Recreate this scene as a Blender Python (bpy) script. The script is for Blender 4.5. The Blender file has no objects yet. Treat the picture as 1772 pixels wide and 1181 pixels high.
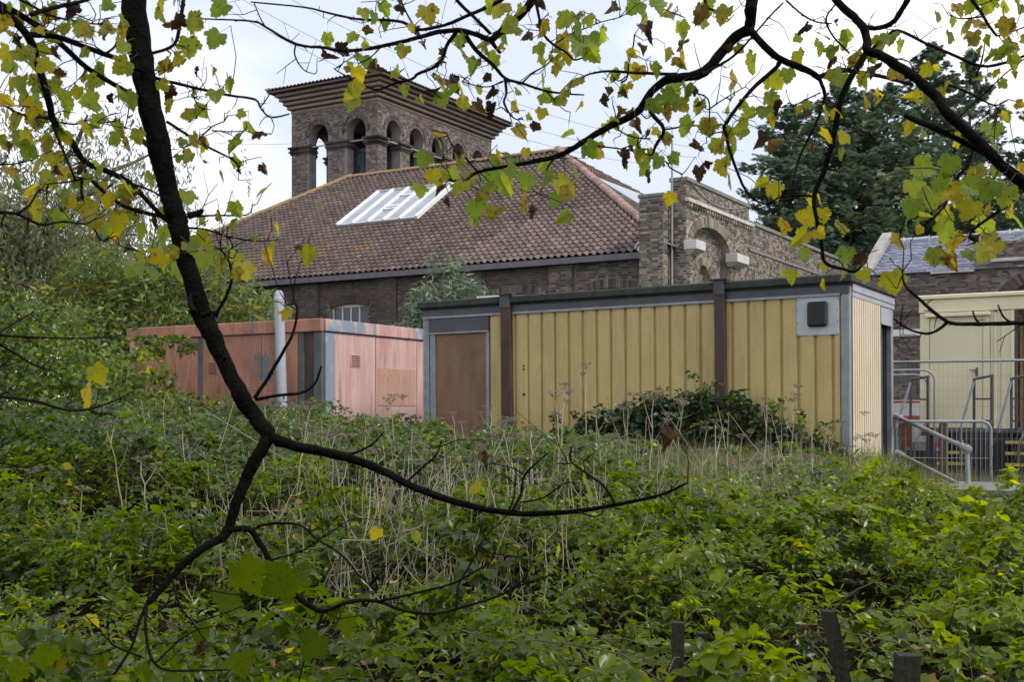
import bpy, math, random
import numpy as np
from mathutils import Vector, Matrix

random.seed(7)
RNG = np.random.default_rng(11)
scene = bpy.context.scene
COL = scene.collection
PI = math.pi

# ------------------------------------------------------------------ camera
F_PX, HORIZON, CX, EYE = 2065.0, 720.0, 886.0, 1.7      # focal length in photograph pixels (1772 wide), eye height
cam_data = bpy.data.cameras.new('camera')
cam_data.sensor_width = 36.0
cam_data.lens = 36.0 * F_PX / 1772.0
cam_data.shift_y = (HORIZON - 590.5) / 1772.0
cam_data.clip_end = 1500
cam_data.clip_start = 0.05
cam_data.dof.use_dof = True
cam_data.dof.focus_distance = 9.0
cam_data.dof.aperture_fstop = 9.0
cam = bpy.data.objects.new('camera', cam_data)
cam.location = (0, 0, EYE)
cam.rotation_euler = (PI / 2, 0, 0)
COL.objects.link(cam)
scene.camera = cam

# ------------------------------------------------------------------ sky: a bright, thinly veiled overcast
SUN_EL, SUN_AZ = math.radians(48), math.radians(125)     # azimuth measured clockwise from +Y (the view direction)
world = bpy.data.worlds.new('World')
scene.world = world
world.use_nodes = True
wn, wl = world.node_tree.nodes, world.node_tree.links
wn.clear()
w_out = wn.new('ShaderNodeOutputWorld')
w_bg = wn.new('ShaderNodeBackground')
w_sky = wn.new('ShaderNodeTexSky')
w_sky.sky_type = 'NISHITA'
w_sky.sun_disc = False
w_sky.sun_elevation = SUN_EL
w_sky.sun_rotation = SUN_AZ
w_sky.dust_density = 3.0
w_tc = wn.new('ShaderNodeTexCoord')
w_map = wn.new('ShaderNodeMapping')
w_map.inputs['Location'].default_value = (0.9, 0.35, 0.2)
w_map.inputs['Scale'].default_value = (1.0, 1.0, 2.2)
w_noise = wn.new('ShaderNodeTexNoise')
w_noise.inputs['Scale'].default_value = 1.6
w_noise.inputs['Detail'].default_value = 5
w_noise.inputs['Roughness'].default_value = 0.45
w_ramp = wn.new('ShaderNodeValToRGB')
w_ramp.color_ramp.elements[0].position = 0.43
w_ramp.color_ramp.elements[0].color = (0.50, 0.54, 0.655, 1)
w_ramp.color_ramp.elements[1].position = 0.60
w_ramp.color_ramp.elements[1].color = (1.0, 1.0, 1.02, 1)
w_gain = wn.new('ShaderNodeMix'); w_gain.data_type = 'RGBA'; w_gain.blend_type = 'MULTIPLY'
w_gain.inputs[0].default_value = 1.0
w_gain.inputs[7].default_value = (9.6, 9.6, 9.6, 1)
w_mix = wn.new('ShaderNodeMix'); w_mix.data_type = 'RGBA'
w_mix.inputs[0].default_value = 0.90
wl.new(w_tc.outputs['Generated'], w_map.inputs['Vector'])
wl.new(w_map.outputs['Vector'], w_noise.inputs['Vector'])
wl.new(w_noise.outputs['Fac'], w_ramp.inputs['Fac'])
wl.new(w_ramp.outputs['Color'], w_gain.inputs[6])
wl.new(w_sky.outputs['Color'], w_mix.inputs[6])
wl.new(w_gain.outputs[2], w_mix.inputs[7])
wl.new(w_mix.outputs[2], w_bg.inputs['Color'])
w_bg.inputs['Strength'].default_value = 0.1
wl.new(w_bg.outputs['Background'], w_out.inputs['Surface'])

sun_data = bpy.data.lights.new('sun', 'SUN')
sun_data.energy = 1.5
sun_data.angle = math.radians(12)
sun_data.color = (1.0, 0.96, 0.9)
sun = bpy.data.objects.new('sun', sun_data)
sdir = Vector((math.sin(SUN_AZ) * math.cos(SUN_EL), math.cos(SUN_AZ) * math.cos(SUN_EL), math.sin(SUN_EL)))
sun.rotation_euler = sdir.to_track_quat('Z', 'Y').to_euler()
sun.location = (10, -10, 30)
COL.objects.link(sun)

scene.view_settings.view_transform = 'Standard'
scene.view_settings.look = 'None'
scene.view_settings.exposure = 0.85
scene.view_settings.gamma = 1.0
scene.view_settings.use_curve_mapping = False
scene.render.engine = 'CYCLES'
scene.cycles.max_bounces = 6
scene.cycles.transparent_max_bounces = 4
scene.cycles.use_denoising = True


# ------------------------------------------------------------------ helpers
def at(u, v, depth):
    """A world point seen at photograph pixel (u, v) at a given distance along the view direction."""
    return Vector(((u - CX) / F_PX * depth, depth, EYE + (HORIZON - v) / F_PX * depth))


class MB:
    def __init__(self):
        self.v, self.f, self.t, self.m = [], [], [], []

    def add(self, verts, faces, tint=0.5, mi=0):
        b = len(self.v)
        self.v.extend(tuple(p) for p in verts)
        for fc in faces:
            self.f.append(tuple(b + i for i in fc))
            self.t.append(tint)
            self.m.append(mi)

    def box(self, x0, x1, y0, y1, z0, z1, tint=0.5, mi=0):
        self.add([(x0, y0, z0), (x1, y0, z0), (x1, y1, z0), (x0, y1, z0), (x0, y0, z1), (x1, y0, z1), (x1, y1, z1), (x0, y1, z1)],
                 [(0, 3, 2, 1), (4, 5, 6, 7), (0, 1, 5, 4), (1, 2, 6, 5), (2, 3, 7, 6), (3, 0, 4, 7)], tint, mi)

    def bbox(self, x0, x1, y0, y1, z0, z1, b=0.006, tint=0.5, mi=0):
        """A box whose edges are chamfered by b on all sides."""
        P = []
        for (ax, ay, az) in ((0, b, b), (b, 0, b), (b, b, 0)):
            for sx in (0, 1):
                for sy in (0, 1):
                    for sz in (0, 1):
                        P.append(((x0 + ax) if not sx else (x1 - ax), (y0 + ay) if not sy else (y1 - ay), (z0 + az) if not sz else (z1 - az)))
        def i(g, sx, sy, sz): return g * 8 + sx * 4 + sy * 2 + sz
        fs = []
        for s in (0, 1):
            fs.append((i(0, s, 0, 0), i(0, s, 1, 0), i(0, s, 1, 1), i(0, s, 0, 1)))
            fs.append((i(1, 0, s, 0), i(1, 1, s, 0), i(1, 1, s, 1), i(1, 0, s, 1)))
            fs.append((i(2, 0, 0, s), i(2, 1, 0, s), i(2, 1, 1, s), i(2, 0, 1, s)))
        for a in (0, 1):
            for c in (0, 1):
                fs.append((i(0, a, c, 0), i(0, a, c, 1), i(1, a, c, 1), i(1, a, c, 0)))
                fs.append((i(0, a, 0, c), i(0, a, 1, c), i(2, a, 1, c), i(2, a, 0, c)))
                fs.append((i(1, 0, a, c), i(1, 1, a, c), i(2, 1, a, c), i(2, 0, a, c)))
                for d in (0, 1):
                    fs.append((i(0, a, c, d), i(1, a, c, d), i(2, a, c, d)))
        self.add(P, fs, tint, mi)

    def tube(self, pts, radii, n=8, tint=0.5, mi=0, cap=True, rough=0.0):
        pts = [Vector(p) for p in pts]
        if not hasattr(radii, '__len__'):
            radii = [radii] * len(pts)
        b = len(self.v)
        T = (pts[1] - pts[0]).normalized()
        N = T.orthogonal().normalized()
        for k, p in enumerate(pts):
            t = (pts[min(k + 1, len(pts) - 1)] - pts[max(k - 1, 0)])
            if t.length > 1e-9:
                t.normalize()
                N = (N - t * N.dot(t))
                N = N.normalized() if N.length > 1e-6 else t.orthogonal().normalized()
                T = t
            B = T.cross(N)
            for j in range(n):
                a = 2 * PI * j / n
                r = radii[k] * (1 + (random.uniform(-rough, rough) if rough else 0))
                self.v.append(tuple(p + (N * math.cos(a) + B * math.sin(a)) * r))
        for k in range(len(pts) - 1):
            for j in range(n):
                a, c = b + k * n + j, b + k * n + (j + 1) % n
                self.f.append((a, c, c + n, a + n)); self.t.append(tint); self.m.append(mi)
        if cap:
            self.f.append(tuple(b + j for j in range(n))[::-1]); self.t.append(tint); self.m.append(mi)
            e = b + (len(pts) - 1) * n
            self.f.append(tuple(e + j for j in range(n))); self.t.append(tint); self.m.append(mi)

    def mesh(self, name, mats, smooth=False):
        me = bpy.data.meshes.new(name)
        me.from_pydata(self.v, [], self.f)
        for m in (mats if isinstance(mats, (list, tuple)) else [mats]):
            me.materials.append(m)
        a = me.attributes.new('tint', 'FLOAT', 'FACE')
        a.data.foreach_set('value', np.array(self.t, dtype=np.float32))
        if any(self.m):
            me.polygons.foreach_set('material_index', np.array(self.m, dtype=np.int32))
        if smooth:
            me.polygons.foreach_set('use_smooth', np.ones(len(self.f), dtype=bool))
        me.update()
        return me

    def build(self, name, mats, parent=None, smooth=False, kind=None):
        return link(name, self.mesh(name, mats, smooth), parent, kind)


def link(name, me, parent=None, kind=None, loc=None, rot=None, scale=None):
    o = bpy.data.objects.new(name, me)
    COL.objects.link(o)
    if parent is not None:
        o.parent = parent
    if kind:
        o['kind'] = kind
    if loc is not None:
        o.location = loc
    if rot is not None:
        o.rotation_euler = rot
    if scale is not None:
        o.scale = (scale, scale, scale) if not hasattr(scale, '__len__') else scale
    return o


def tag(o, label, cat, group=None):
    o['label'] = label
    o['category'] = cat
    if group:
        o['group'] = group
    return o


def thing(name, label, cat, loc=(0, 0, 0), yaw=0.0, group=None, tilt=0.0):
    o = bpy.data.objects.new(name, None)
    o.empty_display_size = 0.2
    COL.objects.link(o)
    o.location = loc
    o.rotation_euler = (0, tilt, yaw)
    return tag(o, label, cat, group)


def part(name, mats, parent, *boxes, bev=0.0, smooth=False, tint=0.5):
    mb = MB()
    for b in boxes:
        if bev:
            mb.bbox(*b, b=bev, tint=tint)
        else:
            mb.box(*b, tint=tint)
    return mb.build(name, mats, parent, smooth)


def vnoise(x, y, scale, seed=0):
    """Smooth value noise in [0, 1] over arrays."""
    x = np.asarray(x, float) / scale + 1000.3; y = np.asarray(y, float) / scale + 1000.7
    xi, yi = np.floor(x).astype(np.int64), np.floor(y).astype(np.int64)
    fx, fy = x - xi, y - yi
    fx, fy = fx * fx * (3 - 2 * fx), fy * fy * (3 - 2 * fy)
    def h(a, b):
        n = (a * 374761393 + b * 668265263 + seed * 974634721) & 0x7fffffff
        n = ((n ^ (n >> 13)) * 1274126177) & 0x7fffffff
        return ((n ^ (n >> 16)) & 0xffff) / 65535.0
    return (h(xi, yi) * (1 - fx) + h(xi + 1, yi) * fx) * (1 - fy) + (h(xi, yi + 1) * (1 - fx) + h(xi + 1, yi + 1) * fx) * fy


def sstep(a, b, x):
    t = np.clip((np.asarray(x, float) - a) / (b - a), 0, 1)
    return t * t * (3 - 2 * t)


# ------------------------------------------------------------------ materials
def mat(name, stops, scale=4.0, rough=0.8, stretch=(1, 1, 1), tint=0.0, bump=0.0, bscale=60.0, metal=0.0,
        dirt=None, transl=None, detail=5.0, obj_random=0.0, spec=None, spots=None, coat=0.0):
    """Principled material: a colour ramp over noise (and, by `tint`, over the per-face attribute of that name)."""
    m = bpy.data.materials.new(name)
    m.use_nodes = True
    N, L = m.node_tree.nodes, m.node_tree.links
    bs = N['Principled BSDF']
    out = N['Material Output']
    tc = N.new('ShaderNodeTexCoord')
    mp = N.new('ShaderNodeMapping'); mp.inputs['Scale'].default_value = stretch
    L.new(tc.outputs['Object'], mp.inputs['Vector'])
    oi = None
    if obj_random:
        oi = N.new('ShaderNodeObjectInfo')
        vm = N.new('ShaderNodeVectorMath'); vm.operation = 'SCALE'
        cb = N.new('ShaderNodeCombineXYZ')
        for k in range(3):
            L.new(oi.outputs['Random'], cb.inputs[k])
        L.new(cb.outputs[0], vm.inputs[0]); vm.inputs['Scale'].default_value = 37.0
        L.new(vm.outputs[0], mp.inputs['Location'])
    nz = N.new('ShaderNodeTexNoise')
    nz.inputs['Scale'].default_value = scale; nz.inputs['Detail'].default_value = detail; nz.inputs['Roughness'].default_value = 0.6
    L.new(mp.outputs[0], nz.inputs['Vector'])
    fac = nz.outputs['Fac']
    def math_node(op, a, b):
        k = N.new('ShaderNodeMath'); k.operation = op
        for i, s in enumerate((a, b)):
            if isinstance(s, (int, float)): k.inputs[i].default_value = s
            else: L.new(s, k.inputs[i])
        return k.outputs[0]
    if tint:
        at_ = N.new('ShaderNodeAttribute'); at_.attribute_name = 'tint'
        fac = math_node('ADD', math_node('MULTIPLY', at_.outputs['Fac'], tint), math_node('MULTIPLY', fac, 1 - tint))
    if obj_random:
        fac = math_node('ADD', math_node('MULTIPLY', oi.outputs['Random'], obj_random), math_node('MULTIPLY', fac, 1 - obj_random))
    rp = N.new('ShaderNodeValToRGB')
    els = rp.color_ramp.elements
    for i, (p, c) in enumerate(stops):
        e = els[i] if i < 2 else els.new(p)
        e.position = p; e.color = (*c, 1)
    L.new(fac, rp.inputs['Fac'])
    col = rp.outputs['Color']
    def overlay(col, colour, oscale, lo, hi, stretch2=(1, 1, 1), amount=1.0):
        mp2 = N.new('ShaderNodeMapping'); mp2.inputs['Scale'].default_value = stretch2
        mp2.inputs['Location'].default_value = (3.7, 1.3, 5.1)
        if obj_random: L.new(mp.outputs[0], mp2.inputs['Vector'])
        else: L.new(tc.outputs['Object'], mp2.inputs['Vector'])
        n2 = N.new('ShaderNodeTexNoise'); n2.inputs['Scale'].default_value = oscale; n2.inputs['Detail'].default_value = 6; n2.inputs['Roughness'].default_value = 0.65
        L.new(mp2.outputs[0], n2.inputs['Vector'])
        mr = N.new('ShaderNodeMapRange'); mr.inputs[1].default_value = lo; mr.inputs[2].default_value = hi
        mr.inputs[3].default_value = 0; mr.inputs[4].default_value = amount
        L.new(n2.outputs['Fac'], mr.inputs[0])
        mx = N.new('ShaderNodeMix'); mx.data_type = 'RGBA'
        L.new(mr.outputs[0], mx.inputs[0]); L.new(col, mx.inputs[6]); mx.inputs[7].default_value = (*colour, 1)
        return mx.outputs[2]
    for d in (dirt or []):
        col = overlay(col, *d)
    if spots:
        col = overlay(col, *spots)
    L.new(col, bs.inputs['Base Color'])
    bs.inputs['Roughness'].default_value = rough
    bs.inputs['Metallic'].default_value = metal
    if spec is not None:
        bs.inputs['Specular IOR Level'].default_value = spec
    if bump:
        n3 = N.new('ShaderNodeTexNoise'); n3.inputs['Scale'].default_value = bscale; n3.inputs['Detail'].default_value = 5
        L.new(tc.outputs['Object'], n3.inputs['Vector'])
        bp = N.new('ShaderNodeBump'); bp.inputs['Strength'].default_value = bump; bp.inputs['Distance'].default_value = 0.02
        L.new(n3.outputs['Fac'], bp.inputs['Height']); L.new(bp.outputs[0], bs.inputs['Normal'])
    if transl:
        w, gain = transl
        tr = N.new('ShaderNodeBsdfTranslucent')
        hs = N.new('ShaderNodeMix'); hs.data_type = 'RGBA'; hs.blend_type = 'MULTIPLY'; hs.inputs[0].default_value = 1.0
        L.new(col, hs.inputs[6]); hs.inputs[7].default_value = (*gain, 1)
        L.new(hs.outputs[2], tr.inputs['Color'])
        ms = N.new('ShaderNodeMixShader'); ms.inputs[0].default_value = w
        L.new(bs.outputs[0], ms.inputs[1]); L.new(tr.outputs[0], ms.inputs[2]); L.new(ms.outputs[0], out.inputs['Surface'])
    return m


M = {}
M['soil'] = mat('leaf_litter_soil', [(0.3, (0.008, 0.006, 0.004)), (0.55, (0.016, 0.012, 0.008)), (0.75, (0.034, 0.026, 0.016))], 9, 0.95, bump=0.8, bscale=30, spec=0.0)
M['concrete'] = mat('path_concrete', [(0.3, (0.12, 0.115, 0.11)), (0.7, (0.20, 0.195, 0.19))], 5, 0.9, bump=0.2)
BR = [(0.05, (0.032, 0.028, 0.029)), (0.32, (0.093, 0.071, 0.063)), (0.55, (0.174, 0.140, 0.114)), (0.78, (0.274, 0.222, 0.161)), (0.95, (0.254, 0.165, 0.129))]
M['brick'] = mat('stock_brick', BR, 9, 0.9, tint=0.8, bump=0.4, bscale=70, dirt=[((0.05, 0.045, 0.045), 0.6, 0.5, 0.75, (1, 1, 1), 0.6)])
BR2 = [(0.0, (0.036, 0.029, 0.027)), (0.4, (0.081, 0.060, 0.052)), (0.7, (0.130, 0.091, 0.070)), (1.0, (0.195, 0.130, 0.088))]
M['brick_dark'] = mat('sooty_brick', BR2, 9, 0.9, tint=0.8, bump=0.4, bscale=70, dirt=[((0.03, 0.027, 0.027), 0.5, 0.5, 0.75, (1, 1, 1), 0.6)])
M['brick_yellow'] = mat('yellow_stock_brick', [(0.08, (0.034, 0.031, 0.031)), (0.32, (0.103, 0.083, 0.067)), (0.52, (0.219, 0.181, 0.138)), (0.74, (0.340, 0.284, 0.202)), (0.95, (0.304, 0.205, 0.156))], 9, 0.9, tint=0.8, bump=0.4, bscale=70,
                        dirt=[((0.06, 0.055, 0.05), 0.7, 0.52, 0.75, (1, 1, 1), 0.6)])
M['mortar'] = mat('lime_mortar', [(0.3, (0.28, 0.26, 0.23)), (0.7, (0.42, 0.39, 0.34))], 3, 0.95, dirt=[((0.08, 0.07, 0.065), 0.7, 0.45, 0.7, (1, 1, 1), 0.7)])
M['mortar_dark'] = mat('sooty_mortar', [(0.3, (0.15, 0.135, 0.12)), (0.7, (0.25, 0.225, 0.20))], 3, 0.95)
M['tile'] = mat('clay_roof_tile', [(0.1, (0.045, 0.031, 0.028)), (0.38, (0.087, 0.059, 0.049)), (0.62, (0.127, 0.084, 0.068)), (0.80, (0.171, 0.116, 0.094)), (0.92, (0.377, 0.299, 0.258))], 6, 0.6, tint=0.62, obj_random=0.0, bump=0.3, bscale=50,
                dirt=[((0.05, 0.042, 0.04), 0.35, 0.46, 0.70, (1.6, 1, 1), 0.55), ((0.20, 0.12, 0.03), 1.1, 0.56, 0.70, (1, 1, 1), 0.8), ((0.10, 0.11, 0.05), 2.4, 0.62, 0.72, (1, 1, 1), 0.7)])
M['lichen'] = mat('lichened_ridge_tile', [(0.3, (0.16, 0.105, 0.07)), (0.5, (0.27, 0.175, 0.07)), (0.7, (0.22, 0.16, 0.11))], 5, 0.9, bump=0.5, bscale=30, obj_random=0.2)
M['hip'] = mat('pink_hip_tile', [(0.3, (0.19, 0.115, 0.095)), (0.7, (0.34, 0.21, 0.175))], 5, 0.8, bump=0.3, bscale=30, obj_random=0.4)
M['slate'] = mat('grey_slate', [(0.1, (0.095, 0.105, 0.14)), (0.5, (0.17, 0.185, 0.235)), (0.9, (0.27, 0.285, 0.34))], 6, 0.55, tint=0.8, bump=0.2, bscale=40)
M['stone'] = mat('pale_coping_stone', [(0.3, (0.40, 0.37, 0.33)), (0.7, (0.62, 0.59, 0.54))], 4, 0.85, bump=0.2, dirt=[((0.15, 0.14, 0.12), 1.5, 0.55, 0.8, (1, 1, 1), 0.8)])
M['dark_stone'] = mat('weathered_coping', [(0.3, (0.14, 0.125, 0.11)), (0.7, (0.25, 0.23, 0.20))], 4, 0.9, bump=0.3)
M['white_paint'] = mat('white_gloss_paint', [(0.3, (0.68, 0.68, 0.66)), (0.7, (0.80, 0.80, 0.78))], 5, 0.45, dirt=[((0.4, 0.38, 0.34), 3, 0.6, 0.8, (1, 1, 1), 0.6)])
M['impost'] = mat('old_white_stone_paint', [(0.3, (0.46, 0.44, 0.40)), (0.7, (0.60, 0.58, 0.53))], 3, 0.7, dirt=[((0.25, 0.23, 0.2), 3, 0.55, 0.75, (1, 1, .5), 0.6)])
M['gable_stone'] = mat('grey_gable_stone', [(0.3, (0.24, 0.225, 0.20)), (0.7, (0.36, 0.34, 0.31))], 3, 0.85, dirt=[((0.12, 0.11, 0.1), 2, 0.55, 0.75, (1, 1, 1), 0.6)])
M['glass'] = mat('dull_window_glass', [(0.3, (0.035, 0.045, 0.05)), (0.7, (0.07, 0.085, 0.09))], 3, 0.12, spec=0.6)
M['roof_glass'] = mat('skylight_glass', [(0.3, (0.20, 0.225, 0.26)), (0.7, (0.29, 0.32, 0.36))], 1.5, 0.25, spec=0.6)
M['lead'] = mat('lead_sheet', [(0.3, (0.30, 0.31, 0.33)), (0.7, (0.46, 0.47, 0.49))], 7, 0.5, bump=0.5, bscale=15)
M['grey_board'] = mat('grey_eaves_board', [(0.3, (0.11, 0.10, 0.11)), (0.7, (0.16, 0.15, 0.16))], 5, 0.7)
M['teal'] = mat('teal_tank_paint', [(0.3, (0.035, 0.075, 0.085)), (0.7, (0.075, 0.13, 0.14))], 3, 0.5)
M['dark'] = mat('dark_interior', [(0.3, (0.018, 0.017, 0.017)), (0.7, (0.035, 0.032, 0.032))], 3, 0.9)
M['yellow'] = mat('mustard_cladding', [(0.25, (0.459, 0.341, 0.124)), (0.55, (0.526, 0.402, 0.162)), (0.8, (0.571, 0.440, 0.189))], 0.9, 0.55, bump=0.05, bscale=8,
                  dirt=[((0.22, 0.185, 0.095), 0.9, 0.50, 0.80, (2.5, 2.5, 0.6), 0.55), ((0.13, 0.115, 0.065), 1.2, 0.56, 0.74, (24, 24, 0.5), 0.65), ((0.11, 0.09, 0.045), 30, 0.62, 0.72, (1, 1, 0.45), 0.6), ((0.10, 0.12, 0.05), 0.7, 0.60, 0.78, (3, 3, 1), 0.5)])
M['cream_strip'] = mat('cream_cladding', [(0.3, (0.60, 0.50, 0.34)), (0.7, (0.68, 0.58, 0.41))], 1.5, 0.5, dirt=[((0.36, 0.29, 0.18), 1.2, 0.52, 0.8, (8, 8, 0.6), 0.6)])
M['galv'] = mat('galvanised_steel', [(0.3, (0.20, 0.225, 0.225)), (0.7, (0.31, 0.34, 0.34))], 4, 0.5, metal=0.2, dirt=[((0.11, 0.13, 0.12), 2, 0.55, 0.75, (4, 4, 0.6), 0.7)])
M['fascia_dark'] = mat('dark_grey_fascia', [(0.3, (0.052, 0.053, 0.062)), (0.7, (0.085, 0.085, 0.098))], 2, 0.5, dirt=[((0.03, 0.032, 0.03), 1.5, 0.5, 0.75, (1, 1, 3), 0.5)])
M['fascia_light'] = mat('light_grey_fascia', [(0.3, (0.30, 0.30, 0.34)), (0.7, (0.38, 0.38, 0.42))], 2, 0.5, dirt=[((0.16, 0.16, 0.17), 2.5, 0.55, 0.75, (3, 3, 0.7), 0.6)])
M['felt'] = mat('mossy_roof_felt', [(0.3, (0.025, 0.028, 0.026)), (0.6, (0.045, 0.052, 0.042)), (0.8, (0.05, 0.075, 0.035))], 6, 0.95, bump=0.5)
M['trim'] = mat('aluminium_trim', [(0.3, (0.22, 0.22, 0.235)), (0.7, (0.33, 0.33, 0.35))], 4, 0.4, metal=0.3)
M['rust_post'] = mat('brown_steel_post', [(0.3, (0.040, 0.026, 0.022)), (0.6, (0.075, 0.045, 0.034)), (0.85, (0.13, 0.065, 0.035))], 5, 0.75, stretch=(1, 1, 0.4), bump=0.2)
M['ply'] = mat('weathered_plywood', [(0.25, (0.165, 0.092, 0.050)), (0.5, (0.225, 0.130, 0.074)), (0.8, (0.27, 0.165, 0.098))], 2.2, 0.85, stretch=(2.5, 2.5, 0.5), bump=0.1, dirt=[((0.085, 0.052, 0.034), 0.8, 0.50, 0.75, (1, 1, 1), 0.7)])
M['vent_plate'] = mat('grey_plate', [(0.3, (0.40, 0.44, 0.46)), (0.7, (0.48, 0.52, 0.54))], 3, 0.5)
M['black_plastic'] = mat('black_brown_plastic', [(0.3, (0.012, 0.011, 0.011)), (0.7, (0.022, 0.020, 0.020))], 4, 0.4)
PEEL = ((0.17, 0.20, 0.235), 1.1, 0.60, 0.615, (1.6, 1.6, 0.8), 1.0)
M['salmon'] = mat('salmon_paint', [(0.25, (0.360, 0.152, 0.092)), (0.5, (0.435, 0.201, 0.128)), (0.8, (0.498, 0.255, 0.167))], 1.3, 0.65, stretch=(3, 3, 0.5),
                  dirt=[((0.17, 0.085, 0.055), 1.1, 0.42, 0.66, (2, 2, 0.6), 0.8), ((0.30, 0.11, 0.055), 3.0, 0.48, 0.68, (1, 1, 0.6), 0.7), ((0.13, 0.15, 0.165), 1.1, 0.635, 0.65, (1.6, 1.6, 0.8), 0.95)])
M['pink'] = mat('faded_pink_paint', [(0.25, (0.52, 0.31, 0.275)), (0.5, (0.60, 0.40, 0.36)), (0.8, (0.68, 0.49, 0.44))], 1.3, 0.6, stretch=(9, 9, 0.35),
                dirt=[((0.46, 0.20, 0.19), 0.9, 0.44, 0.66, (3, 3, 0.5), 0.75), ((0.20, 0.10, 0.09), 1.2, 0.58, 0.74, (4, 4, 0.45), 0.7), ((0.52, 0.27, 0.16), 2.2, 0.63, 0.7, (1, 1, 0.6), 0.6)])
M['peeled'] = mat('grey_undercoat_with_pink_flakes', [(0.48, (0.23, 0.27, 0.32)), (0.53, (0.30, 0.34, 0.40)), (0.56, (0.60, 0.33, 0.25)), (0.8, (0.62, 0.38, 0.30))], 2.3, 0.65, stretch=(1.4, 1.4, 0.55))
M['undercoat'] = mat('dark_green_grey_undercoat', [(0.3, (0.052, 0.062, 0.058)), (0.55, (0.095, 0.115, 0.115)), (0.8, (0.13, 0.15, 0.15))], 2.5, 0.7, stretch=(2, 2, 0.5))
M['sign_board'] = mat('faded_orange_board', [(0.3, (0.44, 0.25, 0.18)), (0.7, (0.52, 0.32, 0.25))], 3, 0.7, stretch=(5, 5, 0.4))
M['sign_ink'] = mat('ghost_lettering', [(0.3, (0.46, 0.265, 0.18)), (0.7, (0.53, 0.32, 0.23))], 6, 0.7)
M['slot'] = mat('louvre_shadow_brown', [(0.3, (0.13, 0.05, 0.04)), (0.7, (0.22, 0.09, 0.07))], 6, 0.7)
M['grey_post'] = mat('pale_grey_post', [(0.3, (0.30, 0.325, 0.36)), (0.7, (0.40, 0.43, 0.46))], 3, 0.5, dirt=[((0.26, 0.28, 0.27), 2.5, 0.55, 0.8, (3, 3, 0.6), 0.7)])
M['cream'] = mat('cream_cabin_paint', [(0.3, (0.70, 0.63, 0.40)), (0.7, (0.76, 0.69, 0.46))], 1.0, 0.5, dirt=[((0.5, 0.44, 0.28), 1.4, 0.56, 0.8, (4, 4, 0.6), 0.4)])
M['tan_wall'] = mat('tan_inner_wall', [(0.3, (0.30, 0.19, 0.075)), (0.7, (0.38, 0.245, 0.10))], 2, 0.7)
M['steel_dark'] = mat('dark_painted_steel', [(0.3, (0.045, 0.042, 0.052)), (0.7, (0.08, 0.078, 0.09))], 5, 0.55)
M['steel_blue'] = mat('blue_grey_steel', [(0.3, (0.08, 0.09, 0.12)), (0.7, (0.13, 0.145, 0.185))], 5, 0.55)
M['nosing'] = mat('yellow_nosing', [(0.3, (0.50, 0.38, 0.06)), (0.7, (0.62, 0.50, 0.12))], 6, 0.6, dirt=[((0.2, 0.16, 0.06), 6, 0.5, 0.8, (1, 1, 1), 0.7)])
M['timber'] = mat('weathered_timber', [(0.25, (0.075, 0.050, 0.032)), (0.6, (0.14, 0.095, 0.06)), (0.85, (0.20, 0.15, 0.10))], 4, 0.9, stretch=(6, 6, 0.5), bump=0.4, bscale=25)
M['stake'] = mat('grey_damp_stake', [(0.25, (0.012, 0.010, 0.008)), (0.55, (0.030, 0.026, 0.019)), (0.72, (0.040, 0.048, 0.018)), (0.85, (0.07, 0.062, 0.046))], 6, 0.95, stretch=(8, 8, 0.6), bump=0.5, bscale=30)
M['pale_timber'] = mat('pale_timber', [(0.3, (0.34, 0.32, 0.31)), (0.7, (0.46, 0.43, 0.42))], 4, 0.8)
M['red'] = mat('red_plastic', [(0.3, (0.45, 0.03, 0.03)), (0.7, (0.55, 0.05, 0.05))], 4, 0.4)
M['white_plastic'] = mat('white_plastic', [(0.3, (0.66, 0.66, 0.68)), (0.7, (0.75, 0.75, 0.77))], 4, 0.4)
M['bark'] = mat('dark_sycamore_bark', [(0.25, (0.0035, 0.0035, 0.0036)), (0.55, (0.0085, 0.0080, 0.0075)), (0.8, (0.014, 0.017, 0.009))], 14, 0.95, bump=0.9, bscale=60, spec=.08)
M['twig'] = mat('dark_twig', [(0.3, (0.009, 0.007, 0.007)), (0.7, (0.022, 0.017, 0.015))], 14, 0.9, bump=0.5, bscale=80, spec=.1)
M['tree_bark'] = mat('grey_bark', [(0.3, (0.035, 0.03, 0.024)), (0.7, (0.08, 0.07, 0.055))], 5, 0.95, bump=0.6)
SP = ((0.030, 0.017, 0.008), 7.0, 0.60, 0.65, (1, 1, 1), 0.95)
TRL = (0.62, (2.5, 2.5, 1.4))
M['leaf_g'] = mat('sycamore_leaf_green', [(0.25, (0.12, 0.18, 0.030)), (0.5, (0.175, 0.235, 0.035)), (0.75, (0.26, 0.28, 0.035))], 2.2, 0.5, obj_random=0.5, transl=TRL, spots=SP)
M['leaf_m'] = mat('sycamore_leaf_turning', [(0.30, (0.12, 0.17, 0.028)), (0.45, (0.23, 0.235, 0.03)), (0.57, (0.31, 0.23, 0.028)), (0.68, (0.10, 0.05, 0.018))], 2.4, 0.55, obj_random=0.25, transl=TRL, spots=((0.035, 0.018, 0.008), 5.0, 0.57, 0.65, (1, 1, 1), 0.95))
M['leaf_y'] = mat('sycamore_leaf_yellow', [(0.25, (0.20, 0.22, 0.025)), (0.5, (0.36, 0.31, 0.02)), (0.70, (0.40, 0.27, 0.02)), (0.8, (0.14, 0.06, 0.015))], 2.2, 0.5, obj_random=0.4, transl=TRL, spots=((0.07, 0.03, 0.008), 6.0, 0.61, 0.67, (1, 1, 1), 0.95))
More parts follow.
